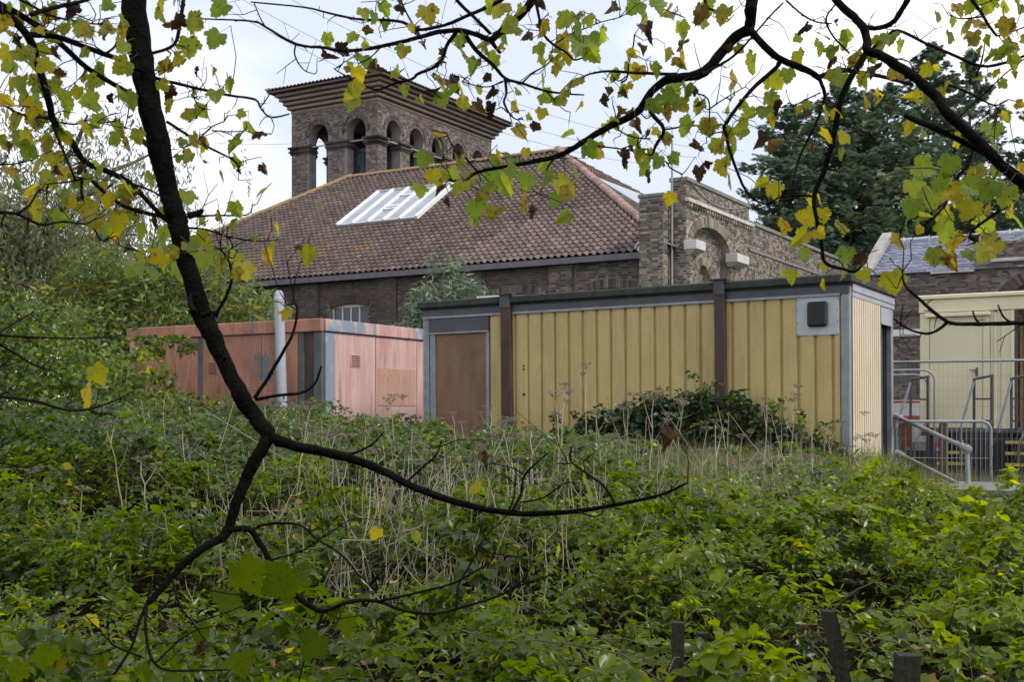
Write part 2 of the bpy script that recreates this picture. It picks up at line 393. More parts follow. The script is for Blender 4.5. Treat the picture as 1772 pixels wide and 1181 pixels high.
M['leaf_b'] = mat('sycamore_leaf_withered', [(0.3, (0.030, 0.018, 0.013)), (0.5, (0.075, 0.04, 0.024)), (0.72, (0.22, 0.15, 0.03))], 3, 0.7, obj_random=0.35, transl=(0.35, (1.4, 1.2, 1.0)))
M['leaf_d'] = mat('sycamore_leaf_low_green', [(0.3, (0.075, 0.12, 0.005)), (0.7, (0.13, 0.18, 0.006))], 2.5, 0.6, obj_random=0.5, transl=(0.65, (1.7, 1.6, 0.5)), spots=SP, spec=.1)
M['petiole'] = mat('leaf_stalk', [(0.3, (0.12, 0.13, 0.03)), (0.7, (0.2, 0.16, 0.05))], 8, 0.6)
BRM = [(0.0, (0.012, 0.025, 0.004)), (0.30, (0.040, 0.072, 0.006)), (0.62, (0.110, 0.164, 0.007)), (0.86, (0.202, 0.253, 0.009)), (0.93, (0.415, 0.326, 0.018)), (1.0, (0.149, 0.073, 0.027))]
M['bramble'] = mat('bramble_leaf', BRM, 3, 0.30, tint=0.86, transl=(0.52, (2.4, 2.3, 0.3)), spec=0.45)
M['bramble_far'] = mat('bramble_leaf_dusty', [(0.0, (0.013, 0.030, 0.011)), (0.32, (0.043, 0.077, 0.022)), (0.65, (0.115, 0.169, 0.035)), (0.88, (0.206, 0.263, 0.044)), (0.95, (0.525, 0.425, 0.039)), (1.0, (0.200, 0.112, 0.050))], 3, 0.30, tint=0.86, transl=(0.46, (2.2, 2.1, 0.6)), spec=0.5)
M['ivy'] = mat('ivy_leaf', [(0.0, (0.020, 0.040, 0.018)), (0.55, (0.050, 0.084, 0.034)), (1.0, (0.105, 0.145, 0.055))], 3, 0.38, tint=0.86, transl=(0.2, (1.4, 1.5, 0.8)))
M['cane'] = mat('bramble_cane', [(0.0, (0.045, 0.03, 0.022)), (0.5, (0.09, 0.06, 0.04)), (1.0, (0.08, 0.09, 0.035))], 3, 0.7, tint=0.8)
M['dead'] = mat('dead_stem', [(0.0, (0.20, 0.155, 0.11)), (0.5, (0.36, 0.30, 0.23)), (1.0, (0.50, 0.44, 0.36))], 3, 0.85, tint=0.8)
M['seed'] = mat('seed_head', [(0.0, (0.13, 0.09, 0.075)), (1.0, (0.30, 0.235, 0.20))], 6, 0.9, tint=0.7)
M['grass'] = mat('long_grass', [(0.0, (0.06, 0.10, 0.025)), (0.5, (0.12, 0.16, 0.045)), (0.8, (0.30, 0.26, 0.12)), (1.0, (0.42, 0.36, 0.22))], 3, 0.6, tint=0.85, transl=(0.4, (1.3, 1.3, 0.9)))
M['willow'] = mat('willow_leaf', [(0.0, (0.085, 0.10, 0.05)), (0.5, (0.17, 0.185, 0.095)), (0.85, (0.27, 0.27, 0.13)), (1.0, (0.42, 0.32, 0.12))], 3, 0.6, tint=0.88, transl=(0.45, (1.3, 1.3, 1.0)))
M['shrub'] = mat('shrub_leaf', [(0.0, (0.075, 0.125, 0.035)), (0.5, (0.155, 0.22, 0.055)), (0.80, (0.22, 0.27, 0.065)), (0.90, (0.50, 0.38, 0.05)), (1.0, (0.42, 0.20, 0.06))], 3, 0.5, tint=0.9, transl=(0.45, (1.4, 1.4, 0.9)))
M['buddleia'] = mat('grey_green_leaf', [(0.0, (0.07, 0.115, 0.065)), (0.6, (0.17, 0.23, 0.145)), (0.92, (0.27, 0.325, 0.22)), (1.0, (0.42, 0.25, 0.10))], 3, 0.6, tint=0.9, transl=(0.3, (1.2, 1.2, 0.9)))
M['conifer'] = mat('cypress_spray', [(0.0, (0.057, 0.091, 0.065)), (0.5, (0.127, 0.185, 0.122)), (0.88, (0.234, 0.299, 0.169)), (1.0, (0.247, 0.182, 0.091))], 2, 0.7, tint=0.9, transl=(0.3, (1.3, 1.4, 1.1)))
M['wire'] = mat('cable_grey', [(0.3, (0.30, 0.31, 0.34)), (0.7, (0.36, 0.37, 0.40))], 3, 0.6)
M['dark_wire'] = mat('fence_wire', [(0.3, (0.22, 0.23, 0.25)), (0.7, (0.30, 0.31, 0.33))], 3, 0.5, metal=0.3)


# ------------------------------------------------------------------ foliage as batches of small leaves
def euler_mats(a, b, c):
    ca, sa, cb, sb, cc, sc = np.cos(a), np.sin(a), np.cos(b), np.sin(b), np.cos(c), np.sin(c)
    R = np.empty((len(a), 3, 3))
    R[:, 0, 0] = cc * cb; R[:, 0, 1] = cc * sb * sa - sc * ca; R[:, 0, 2] = cc * sb * ca + sc * sa
    R[:, 1, 0] = sc * cb; R[:, 1, 1] = sc * sb * sa + cc * ca; R[:, 1, 2] = sc * sb * ca - cc * sa
    R[:, 2, 0] = -sb; R[:, 2, 1] = cb * sa; R[:, 2, 2] = cb * ca
    return R


def cloud(name, tv, tf, centers, R, size, tint, material, parent=None, kind=None):
    """One mesh of many copies of a small leaf template (tv: k x 3 vertices, tf: triangles)."""
    tv, tf = np.asarray(tv, float), np.asarray(tf, np.int64)
    n, k, q = len(centers), len(tv), len(tf)
    size = np.broadcast_to(np.asarray(size, float).reshape(-1, 1) if np.ndim(size) < 2 else size, (n, 3) if np.ndim(size) == 2 else (n, 1))
    loc = tv[None] * (size[:, None, :] if size.shape[1] == 3 else size[:, :, None])
    V = np.einsum('nij,nkj->nki', R, loc) + np.asarray(centers)[:, None, :]
    Fc = (tf[None] + (np.arange(n) * k)[:, None, None]).reshape(-1, 3)
    me = bpy.data.meshes.new(name)
    me.vertices.add(n * k); me.vertices.foreach_set('co', V.reshape(-1).astype(np.float32))
    me.loops.add(len(Fc) * 3); me.loops.foreach_set('vertex_index', Fc.reshape(-1).astype(np.int32))
    me.polygons.add(len(Fc)); me.polygons.foreach_set('loop_start', (np.arange(len(Fc)) * 3).astype(np.int32))
    me.polygons.foreach_set('loop_total', np.full(len(Fc), 3, np.int32))
    me.update(calc_edges=True)
    me.materials.append(material)
    a = me.attributes.new('tint', 'FLOAT', 'FACE')
    a.data.foreach_set('value', np.repeat(np.asarray(tint, np.float32), q))
    return link(name, me, parent, kind)


# leaflet (points along +Y, normal +Z): detailed and simple
LEAF_HI = ([(0, 0, 0), (-.27, .22, .07), (0, .24, -.02), (.27, .22, .07), (-.36, .48, .08), (0, .5, -.03), (.36, .48, .08), (-.23, .76, .02), (0, .78, -.06), (.23, .76, .02), (0, 1.02, -.16)],
           [(0, 2, 1), (0, 3, 2), (1, 2, 5), (1, 5, 4), (2, 3, 6), (2, 6, 5), (4, 5, 8), (4, 8, 7), (5, 6, 9), (5, 9, 8), (7, 8, 10), (8, 9, 10)])
LEAF_LO = ([(0, 0, 0), (-.34, .45, .09), (0, .5, -.02), (.34, .45, .09), (0, 1.0, -.12)], [(0, 2, 1), (0, 3, 2), (1, 2, 4), (2, 3, 4)])
LANCE = ([(0, 0, 0), (-.11, .4, .02), (.11, .4, .02), (0, 1.0, -.08)], [(0, 2, 1), (1, 2, 3)])
BLADE = ([(-.012, 0, 0), (.012, 0, 0), (.010, .5, .03), (-.010, .5, .03), (0, 1.0, .16)], [(0, 1, 2), (0, 2, 3), (3, 2, 4)])


def rand_leaf_R(n, tilt=0.6, toward=0.35):
    """Leaves facing mostly upward, leaning by `toward` to the viewer, in random compass directions."""
    a = RNG.normal(0, tilt, n) ; b = RNG.normal(0, tilt, n); c = RNG.uniform(0, 2 * PI, n)
    R = euler_mats(a, b, c)
    L = euler_mats(np.full(n, toward), np.zeros(n), np.zeros(n))
    return np.einsum('nij,njk->nik', L, R)


# ------------------------------------------------------------------ the lie of the land
YK = [0, 3, 5, 7, 9, 12, 16, 20, 26, 45, 400]
ZK = [0.0, 0.12, 0.20, 0.30, 0.42, 0.58, 0.72, 0.80, 0.95, 1.0, 1.0]


def ground_z(x, y):
    x, y = np.asarray(x, float), np.asarray(y, float)
    g = np.interp(y, YK, ZK)
    g = g + 0.33 * np.exp(-((x + 4.6) / 3.0) ** 2) * sstep(8, 14, y) * (1 - sstep(19, 23, y))
    g = g - 0.48 * sstep(2.8, 5.4, x) * sstep(7, 12.5, y) * (1 - sstep(15.5, 17.5, y)) - 0.52 * sstep(5.5, 6.8, x) * sstep(15.5, 17.5, y)
    return g


def veg_h(x, y):
    h = 0.34 + 0.10 * sstep(4, 14, y) * 1.0
    h = h + 0.18 * np.exp(-((x + 4.6) / 2.6) ** 2) * sstep(9, 14, y)
    h = h * (1 - 0.6 * sstep(4.0, 5.6, x) * sstep(13, 16.5, y))
    bumps = 0.60 * (vnoise(x, y, 1.2, 3) - 0.5) + 0.46 * (vnoise(x, y, 0.55, 5) - 0.5)
    return np.maximum(h + bumps * (0.7 + 0.3 * sstep(4, 9, y)) * (1 - .7 * sstep(4.0, 5.6, x) * sstep(13, 16.5, y)), .05)


gx = np.concatenate([np.linspace(-400, -20, 14), np.linspace(-18, 18, 90), np.linspace(20, 400, 14)])
gy = np.concatenate([np.linspace(-30, -2, 8), np.linspace(0, 30, 90), np.linspace(33, 600, 22)])
GX, GY = np.meshgrid(gx, gy)
GZ = ground_z(GX, GY) + 0.06 * (vnoise(GX, GY, 0.9, 2) - 0.5)
mb = MB()
nx = len(gx)
mb.v = list(zip(GX.ravel(), GY.ravel(), GZ.ravel()))
for j in range(len(gy) - 1):
    for i in range(nx - 1):
        mb.f.append((j * nx + i, j * nx + i + 1, (j + 1) * nx + i + 1, (j + 1) * nx + i))
mb.t = [0.5] * len(mb.f); mb.m = [0] * len(mb.f)
g_obj = mb.build('ground', M['soil'], smooth=True)
g_obj['kind'] = 'structure'

R1 = np.array([0.8602, -0.5100, 0.0]); E2 = np.array([0.5100, 0.8602, 0.0])
YAW = math.atan2(R1[1], R1[0])


def local_xy(x, y, ox, oy):
    dx, dy = x - ox, y - oy
    return dx * R1[0] + dy * R1[1], dx * E2[0] + dy * E2[1]


# ------------------------------------------------------------------ brickwork tools
def front(y0=0.0):      # wall plane facing the viewer: s along x, p outwards (-y)
    return lambda s, z, p: (s, y0 - p, z)


def side(x0=0.0):       # wall plane facing +x: s along y
    return lambda s, z, p: (x0 + p, s, z)


def back(y0=0.0):
    return lambda s, z, p: (s, y0 + p, z)


def side_neg(x0=0.0):
    return lambda s, z, p: (x0 - p, s, z)


def slab(mb, place, s0, s1, z0, z1, p0, p1, tint=0.5, mi=0):
    P = [place(s, z, p) for p in (p0, p1) for s, z in ((s0, z0), (s1, z0), (s1, z1), (s0, z1))]
    mb.add(P, [(4, 5, 6, 7), (0, 1, 5, 4), (1, 2, 6, 5), (2, 3, 7, 6), (3, 0, 4, 7)], tint, mi)


def arc_z(o, s, grow=0.0):
    c, hw, zs, rise = o[:4]
    t = max(0.0, 1 - ((s - c) / (hw + grow)) ** 2)
    return zs + (rise + grow) * math.sqrt(t)


def in_open(o, s, z, grow=0.0):
    c, hw, zs, rise, zb = o
    if abs(s - c) >= hw + (grow if z > zs else 0) or z < zb:
        return False
    return z <= zs or z < arc_z(o, s, grow)


def wall_panel(mb, place, s0, s1, z0, z1, opens, depth, both=False):
    """A wall with arched openings (centre, half width, springing height, rise, foot): front skin, reveals, optionally the inner skin."""
    cur = s0
    skins = [0.0] + ([-depth] if both else [])
    def quad(a, b, c, d, p):
        mb.add([place(*a, p), place(*b, p), place(*c, p), place(*d, p)], [(0, 1, 2, 3)])
    for o in sorted(opens):
        c, hw, zs, rise, zb = o
        for p in skins:
            quad((cur, z0), (c - hw, z0), (c - hw, z1), (cur, z1), p)
            if zb > z0 + 0.01:
                quad((c - hw, z0), (c + hw, z0), (c + hw, zb), (c - hw, zb), p)
        K = 14
        ss = [c - hw * math.cos(PI * k / K) for k in range(K + 1)]
        zz = [zs + rise * math.sin(PI * k / K) for k in range(K + 1)]
        for k in range(K):
            for p in skins:
                quad((ss[k], zz[k]), (ss[k + 1], zz[k + 1]), (ss[k + 1], z1), (ss[k], z1), p)
            mb.add([place(ss[k], zz[k], 0), place(ss[k + 1], zz[k + 1], 0), place(ss[k + 1], zz[k + 1], -depth), place(ss[k], zz[k], -depth)], [(0, 1, 2, 3)])
        for sx in (c - hw, c + hw):
            mb.add([place(sx, zb, 0), place(sx, zs, 0), place(sx, zs, -depth), place(sx, zb, -depth)], [(0, 1, 2, 3)])
        if zb > z0 + 0.01:
            mb.add([place(c - hw, zb, 0), place(c + hw, zb, 0), place(c + hw, zb, -depth), place(c - hw, zb, -depth)], [(0, 1, 2, 3)])
        cur = c + hw
    for p in skins:
        quad((cur, z0), (s1, z0), (s1, z1), (cur, z1), p)
    mb.add([place(s0, z1, 0), place(s1, z1, 0), place(s1, z1, -depth), place(s0, z1, -depth)], [(0, 1, 2, 3)])


def lay_bricks(mb, place, s0, s1, z0, z1, opens=(), ring=0.0, proud=0.012, picked=None, limit=0, p_base=0.0, skip=None):
    """Flemish bond brick by brick. Whole stretchers go to `picked` (s, z) while there is room, the rest into mb."""
    n = int((z1 - z0) / 0.075)
    for r in range(n):
        za = z0 + r * 0.075 + 0.010; zb = za + 0.055
        s = s0 - (0.06 if r % 2 else 0.0); long = (r % 2 == 0)
        while s < s1:
            ln = 0.225 if long else 0.1125
            a, b = max(s + 0.006, s0), min(s + ln - 0.006, s1)
            whole = long and a == s + 0.006 and b == s + ln - 0.006
            s += ln; long = not long
            if b - a < 0.03:
                continue
            cs, cz = (a + b) / 2, (za + zb) / 2
            if any(in_open(o, a, cz, ring) or in_open(o, b, cz, ring) or in_open(o, cs, cz, ring) for o in opens):
                continue
            if skip and skip(cs, cz):
                continue
            if whole and picked is not None and len(picked) < limit:
                picked.append((cs, cz))
                continue
            slab(mb, place, a, b, za, zb, p_base - 0.004, p_base + proud + random.uniform(-.003, .004), random.betavariate(1.7, 2.0))


def voussoirs(mb, place, o, thick, p0, p1, tw=0.078, tint0=0.35):
    c, hw, zs, rise = o[:4]
    flat = rise <= .3 * hw
    per = 2 * hw if flat else PI * (hw + rise) / 2
    n = max(7, int(per / tw))
    for k in range(n):
        q = []
        for p in (p0, p1):
            if flat:                       # segmental: nearly upright bricks, fanning slightly
                for t, g in ((k + .06, 0), (k + .94, 0), (k + .94, thick), (k + .06, thick)):
                    x = -1 + 2 * t / n
                    q.append(place(c + x * (hw + g * .16), zs + rise * (1 - x * x) + g, p))
            else:
                for t, g in ((k + .06, 0), (k + .94, 0), (k + .94, thick), (k + .06, thick)):
                    a = PI * t / n
                    q.append(place(c - (hw + g) * math.cos(a), zs + (rise + g) * math.sin(a), p))
        mb.add(q, [(4, 5, 6, 7), (0, 1, 5, 4), (1, 2, 6, 5), (2, 3, 7, 6), (3, 0, 4, 7)], min(1, max(0, random.gauss(tint0, .16))))


BRICK_MESH = {}


def brick_objects(picked, place, rot, parent, material, key, proud=0.012):
    """Bricks one can pick out, each its own object; alike bricks share mesh data."""
    if key not in BRICK_MESH:
        BRICK_MESH[key] = []
        for k in range(9):
            q = MB(); q.box(-.1065, .1065, -proud - random.uniform(-.003, .004),   .004, -.0275, .0275, tint=(k + 0.4) / 9.4)
            BRICK_MESH[key].append(q.mesh('brick', material))
    for s, z in picked:
        k = min(8, int(random.betavariate(1.7, 2.0) * 9))
        link('brick', BRICK_MESH[key][k], parent, loc=place(s, z, 0), rot=rot)


# ------------------------------------------------------------------ roof tiles
def tile_template(w, l, wave=0.040, lift=0.046, k=6):
    """A pantile: S-shaped across x, running up +y, lower lip thickened."""
    vs, fs = [], []
    for j in range(2):
        for i in range(k + 1):
            t = i / k
            z = wave * math.sin(2 * PI * t) + 0.012
            vs.append(((t - .5) * w * 1.06, j * l, z + (lift if j == 0 else 0.0)))
    for i in range(k + 1):
        x, y, z = vs[i]; vs.append((x, 0.004, z - 0.022))
    for i in range(k):
        fs.append((i, i + 1, k + 2 + i)); fs.append((i, k + 2 + i, k + 1 + i))
    for i in range(k):
        a, b = 2 * (k + 1) + i, 2 * (k + 1) + i + 1
        fs.append((a, b, i)); fs.append((b, i + 1, i))
    return vs, fs


def lay_tiles(parent, template, w, gauge, origin, rotz, pitch, slope_len, left, right, material, name, limit=0, near=None, holes=()):
    """Courses of tiles on a pitched plane. left(d)/right(d): x limits at slope distance d. The `limit` nearest become objects."""
    tv, tf = template
    spots = []
    d = 0.0; r = 0
    while d < slope_len:
        x0, x1 = left(d), right(d)
        x = math.ceil(x0 / w) * w
        while x < x1:
            if not any(h[0] < x < h[1] and h[2] < d < h[3] for h in holes):
                spots.append((x, d))
            x += w
        d += gauge; r += 1
    spots = np.array(spots)
    cz, sz, cp, sp = math.cos(rotz), math.sin(rotz), math.cos(pitch), math.sin(pitch)
    def place(x, d, jit=0):
        lx, ly, lz = x, d * cp, d * sp
        return (origin[0] + cz * lx - sz * ly, origin[1] + sz * lx + cz * ly, origin[2] + lz)
    P = np.array([place(x, d) for x, d in spots])
    order = np.argsort(np.linalg.norm(P - np.array(near), axis=1)) if limit else np.arange(len(P))
    single = order[:limit] if limit else []
    rest = order[limit:] if limit else order
    if limit:
        meshes = []
        for k in range(9):
            q = MB(); q.add(tv, tf, tint=(k + .4) / 9.5)
            meshes.append(q.mesh('tile', material))
        for i in single:
            k = min(8, int(random.betavariate(2.2, 2.2) * 9))
            link(name, meshes[k], parent, loc=tuple(P[i]), rot=(pitch + random.gauss(0, .012), random.gauss(0, .012), rotz + random.gauss(0, .012)))
    n = len(rest)
    if n:
        R = euler_mats(np.full(n, pitch) + RNG.normal(0, .012, n), RNG.normal(0, .014, n), np.full(n, rotz) + RNG.normal(0, .014, n))
        cloud(name + 's', tv, tf, P[rest], R, np.ones(n), RNG.beta(2.2, 2.2, n), material, parent, 'stuff')


def half_round(l, r):
    q = MB(); k = 7
    vs = []
    for j in range(2):
        for i in range(k + 1):
            a = PI * i / k
            rr = r * (1.06 if j == 0 else 1.0)
            vs.append((rr * math.cos(a), j * l, rr * math.sin(a) * .85))
    for i in range(k):
        q.add([vs[i], vs[i + 1], vs[k + 2 + i], vs[k + 1 + i]], [(0, 1, 2, 3)])
    for i in range(k):
        q.add([vs[i], vs[i + 1], (vs[i + 1][0] * .86, 0, vs[i + 1][2] * .86 - .004), (vs[i][0] * .86, 0, vs[i][2] * .86 - .004)], [(0, 1, 2, 3)])
    return q


def cap_line(parent, a, b, mesh, step, name='ridge_tile'):
    a, b = Vector(a), Vector(b)
    n = int((b - a).length / step)
    d = (b - a).normalized()
    up = (Vector((0, 0, 1)) - d * d.z).normalized()
    xx = d.cross(up)
    rot = Matrix((xx, d, up)).transposed().to_euler()
    for k in range(n + 1):
        p = a + d * (k * step)
        link(name, mesh, parent, loc=p + up * random.uniform(-.006, .008), rot=(rot.x + random.gauss(0, .01), rot.y + random.gauss(0, .02), rot.z + random.gauss(0, .01)))

# ================================================================== the brick hall
HALL = thing('brick_hall', 'long brown brick hall with a hipped clay tile roof and a stepped parapet end wall', 'building', (3.77, 34.0, 0), YAW)
EZ, RUN, RISE = 6.39, 7.92, 5.16
PITCH = math.atan2(RISE, RUN)
SL = math.hypot(RUN, RISE)
XR, XL = 0.94, -24.96
WY = 0.32          # the facade stands back under the eaves
BZ = 0.8

win_c = [-1.25, -4.4, -7.65, -10.9, -14.2, -17.5, -20.7]
openings = [(c, 0.78, 5.30, 0.14, 3.6) for c in win_c]
mb = MB()
wall_panel(mb, front(WY), XL + .4, 0.3, BZ, EZ - 0.05, openings, 0.25)
wall = mb.build('front_wall', M['mortar_dark'], HALL)
pil_x = [-2.82, -6.03, -9.28, -12.55, -15.85, -19.1, -22.3]
mb = MB()
def in_pil(s, z): return any(abs(s - p) < 0.40 for p in pil_x)
def in_front(s, z): return in_pil(s, z) or any(abs(s - c) < .90 and 5.26 < z < 5.32 + .15 * max(0, 1 - ((s - c) / .84) ** 2) + .26 for c in win_c)
picked = []
lay_bricks(mb, front(WY), -3.3, 0.3, 4.1, EZ - 0.05, openings, .02, picked=picked, limit=130, skip=in_front)
brick_objects(picked, front(WY), (0, 0, 0), wall, M['brick'], 'brick')
mb.build('brickwork', M['brick'], wall, kind='stuff')
mb = MB()
lay_bricks(mb, front(WY), XL + .4, -3.3, 3.6, EZ - 0.05, openings, .02, skip=in_front)
mb.build('brickwork', M['brick_dark'], wall, kind='stuff')
for i, p in enumerate(pil_x):
    core = part('pilaster', M['mortar_dark'], HALL, (p - .38, p + .38, WY - .10, WY + .05, BZ, EZ - .12))
    q = MB()
    lay_bricks(q, front(WY - .10), p - .385, p + .385, 3.6, EZ - .12)
    lay_bricks(q, side(p + .38), WY - .10, WY, 3.6, EZ - .12)
    q.build('brickwork', M['brick'] if i < 2 else M['brick_dark'], core, kind='stuff')
for i, c in enumerate(win_c):
    o = (c, 0.78, 5.30, 0.14)
    q = MB()
    voussoirs(q, front(WY), (c, .84, 5.30, 0.15), .27, -.01, .022, tint0=.42)
    q.build('window_arch', M['brick'] if i < 2 else M['brick_dark'], HALL)
    q = MB()
    yy = WY + .13
    for x in (-.78, .72):
        q.bbox(c + x, c + x + .06, yy - .03, yy + .03, 3.6, 5.36, b=.006)
    q.bbox(c - .72, c + .72, yy - .03, yy + .03, 5.33, 5.43, b=.006)
    q.bbox(c - .72, c + .72, yy - .03, yy + .03, 3.6, 3.68, b=.006)
    win = q.build('window', M['white_paint'], HALL)
    for k in range(1, 4):
        x = c - .72 + 1.44 * k / 4
        part('glazing_bar', M['white_paint'], win, (x - .022, x + .022, yy - .022, yy + .022, 3.68, 5.33))
    for k in range(4):
        x = c - .72 + 1.44 * k / 4
        part('pane', M['glass'], win, (x + .01, x + .35, yy + .004, yy + .012, 3.66, 5.35))
# other walls of the hall, plain
part('rear_wall', M['brick_dark'], HALL, (XL + .4, .3, 15.5, 15.8, BZ, EZ), (XL + .4, XL + .7, WY, 15.5, BZ, EZ))
part('inner_floor', M['dark'], HALL, (XL + .8, .2, WY + .3, 15.4, 2.0, 2.1))

# roof
mb = MB()
A, B_, C_, D_ = (XL, 0, EZ), (XR, 0, EZ), (XR - RUN, RUN, EZ + RISE), (XL + RUN, RUN, EZ + RISE)
E_, F_ = (XR, 2 * RUN, EZ), (XL, 2 * RUN, EZ)
dz = -.05
sh = lambda p: (p[0], p[1], p[2] + dz)
mb.add([sh(A), sh(B_), sh(C_), sh(D_), sh(E_), sh(F_)], [(0, 1, 2, 3), (1, 4, 2), (4, 5, 3, 2), (5, 0, 3), (0, 5, 4, 1)])
roof = mb.build('roof', M['tile'], HALL)
TT = tile_template(.235, .34)
cp, sp = math.cos(PITCH), math.sin(PITCH)
sky_x0, sky_x1, sky_d0, sky_d1 = -13.9, -10.35, 3.52 / cp, 6.0 / cp
lay_tiles(roof, TT, .235, .285, (0, 0, EZ), 0, PITCH, SL - .05, lambda d: XL + d * cp, lambda d: XR - d * cp, M['tile'], 'roof_tile', 300, (-3, 0, EZ),
          holes=[(sky_x0 + .05, sky_x1 - .05, sky_d0 - .02, sky_d1 - .1)])
# hip end facing right: local x of that plane runs along +y of the hall
lay_tiles(roof, TT, .235, .285, (XR, 0, EZ), PI / 2, PITCH, SL - .05, lambda d: d * cp, lambda d: 2 * RUN - d * cp, M['tile'], 'hip_end_tile')
lich = half_round(.42, .15).mesh('ridge_tile', M['lichen'], True)
hipm = half_round(.40, .15).mesh('hip_tile', M['hip'], True)
cap_line(roof, D_, C_, lich, .40)
cap_line(roof, (XL + .1, .1, EZ + .07), D_, lich, .40, 'hip_tile')
cap_line(roof, (0.1, XR - .1, EZ + .55), C_, hipm, .38, 'hip_tile')
# eaves board and gutter shadow line
part('eaves_board', M['grey_board'], HALL, (XL, XR - .95, -.035, .0, EZ - .19, EZ - .015), (XL, XR - .95, .0, WY - .13, EZ - .19, EZ - .16))
# skylight on the front slope
def slope(x, d, h=0.0): return (x, d * cp - h * sp, EZ + d * sp + h * cp)
def slope_box(mb, x0, x1, d0, d1, h0, h1):
    P = [slope(x, d, h) for h in (h0, h1) for x, d in ((x0, d0), (x1, d0), (x1, d1), (x0, d1))]
    mb.add(P, [(0, 3, 2, 1), (4, 5, 6, 7), (0, 1, 5, 4), (1, 2, 6, 5), (2, 3, 7, 6), (3, 0, 4, 7)])
q = MB(); slope_box(q, sky_x0, sky_x1, sky_d0 - .12, sky_d0 + .02, .0, .13); slope_box(q, sky_x0, sky_x1, sky_d1 - .02, sky_d1 + .06, .0, .13)
skyl = q.build('skylight', M['lead'], HALL)
wbay = (sky_x1 - sky_x0) / 5
for k in range(6):
    q = MB(); x = sky_x0 + k * wbay
    slope_box(q, x - .05, x + .05, sky_d0 - .08, sky_d1, .0, .17)
    q.build('glazing_bar', M['white_paint'], skyl)
for k in range(5):
    q = MB(); x = sky_x0 + k * wbay
    slope_box(q, x + .06, x + wbay - .06, sky_d0, sky_d1, .04, .09)
    q.build('pane', M['roof_glass'], skyl)
for dd in (sky_d0 + .95, sky_d0 + 1.2, sky_d0 + 2.2):
    q = MB(); x = sky_x0 + 2 * wbay
    slope_box(q, x + .06, x + wbay - .06, dd, dd + .07, .09, .15)
    q.build('vent_rail', M['white_paint'], skyl)
# small skylight strip on the hip end
def endp(y, d, h=0.0): return (XR - d * cp + h * sp, y, EZ + d * sp + h * cp)
q = MB()
P = [endp(y, d, h) for h in (.02, .12) for y, d in ((5.0, 4.2), (8.6, 4.2), (8.6, 6.1), (5.0, 6.1))]
q.add(P, [(0, 3, 2, 1), (4, 5, 6, 7), (0, 1, 5, 4), (1, 2, 6, 5), (2, 3, 7, 6), (3, 0, 4, 7)])
q.build('hip_skylight', M['roof_glass'], HALL)
# crumpled lead flashing where roof meets pier
q = MB()
P = [(-.42, .30, EZ + .26), (.02, .36, EZ + .30), (.02, .75, EZ + .62), (-.12, .82, EZ + .72), (-.34, .62, EZ + .50), (-.36, .08, EZ + .12), (.02, .02, EZ + .08), (-.12, -.06, EZ - .02)]
q.add(P, [(0, 1, 2, 4), (2, 3, 4), (5, 6, 1, 0), (7, 6, 5)])
q.build('lead_flashing', M['lead'], HALL)

# corner pier, brick by brick
PZ = 7.95
pier = part('corner_pier', M['mortar'], HALL, (0.0, .74, -.34, .30, BZ, PZ - .1))
part('pier_cap', M['dark_stone'], pier, (-.04, .78, -.38, .30, PZ - .1, PZ), bev=.015)
picked = []
mb = MB()
lay_bricks(mb, front(-.34), 0.005, .735, 4.2, PZ - .12, picked=picked, limit=150)
lay_bricks(mb, side(.74), -.335, .25, 4.2, PZ - .12)
lay_bricks(mb, side_neg(0), -.335, .25, EZ - .2, PZ - .12)
mb.build('brickwork', M['brick_yellow'], pier, kind='stuff')
brick_objects(picked, front(-.34), (0, 0, 0), pier, M['brick_yellow'], 'brick_yellow')
# the parapet end wall running back (faces right)
PX, HI, LO, Y1, Y2 = 1.22, 8.42, 7.92, 5.3, 17.0
arch = (2.02, 1.48, 6.60, .62, 4.0)
niches = [(1.95, .42, 5.72, .42, 4.0), (5.75, .50, 5.62, .46, 4.0), (9.5, .50, 5.62, .46, 4.0)]
mb = MB()
wall_panel(mb, side(PX), .12, Y1, BZ, HI - .12, [arch], .22)
wall_panel(mb, side(PX), Y1, Y2, BZ, LO - .12, niches[1:], .18)
wall_panel(mb, side(PX - .22), .4, 3.7, BZ, 7.3, [niches[0]], .15)
slab(mb, side(PX - .37), .3, 3.8, BZ, 7.3, -.05, 0)
slab(mb, side(PX - .40), .12, Y1, BZ, HI - .12, -.06, -.02)
slab(mb, side(PX - .20), Y1, Y2, BZ, LO - .12, -.1, 0)
slab(mb, front(.12), PX - .46, PX, BZ, HI - .12, -.02, 0)
slab(mb, back(Y1), PX - .46, PX, LO - .2, HI - .12, -.02, 0)
pw = mb.build('parapet_wall', M['mortar'], HALL)
mb = MB()
lay_bricks(mb, side(PX), .13, Y1, 4.6, HI - .12, [arch], .32)
lay_bricks(mb, side(PX), Y1, Y2, 4.6, LO - .12, niches[1:], .25)
lay_bricks(mb, side(PX - .22), .6, 3.5, 4.6, 7.2, [niches[0]], .25, skip=lambda s, z: not in_open(arch, s, z))
lay_bricks(mb, side(PX - .37), 1.5, 2.4, 4.6, 6.2)
for nn in niches[1:]:
    lay_bricks(mb, side(PX - .19), nn[0] - .5, nn[0] + .5, 4.6, 6.1)
lay_bricks(mb, front(.12), PX - .46, PX, 4.6, HI - .12)
mb.build('brickwork', M['brick_yellow'], pw, kind='stuff')
q = MB(); voussoirs(q, side(PX), arch, .30, -.02, .035, tint0=.45)
q.build('blind_arch', M['brick_yellow'], pw)
for nn, px_ in zip(niches, (PX - .22, PX, PX)):
    q = MB(); voussoirs(q, side(px_), nn, .24, -.02, .03, tint0=.5)
    q.build('niche_arch', M['brick_yellow'], pw)
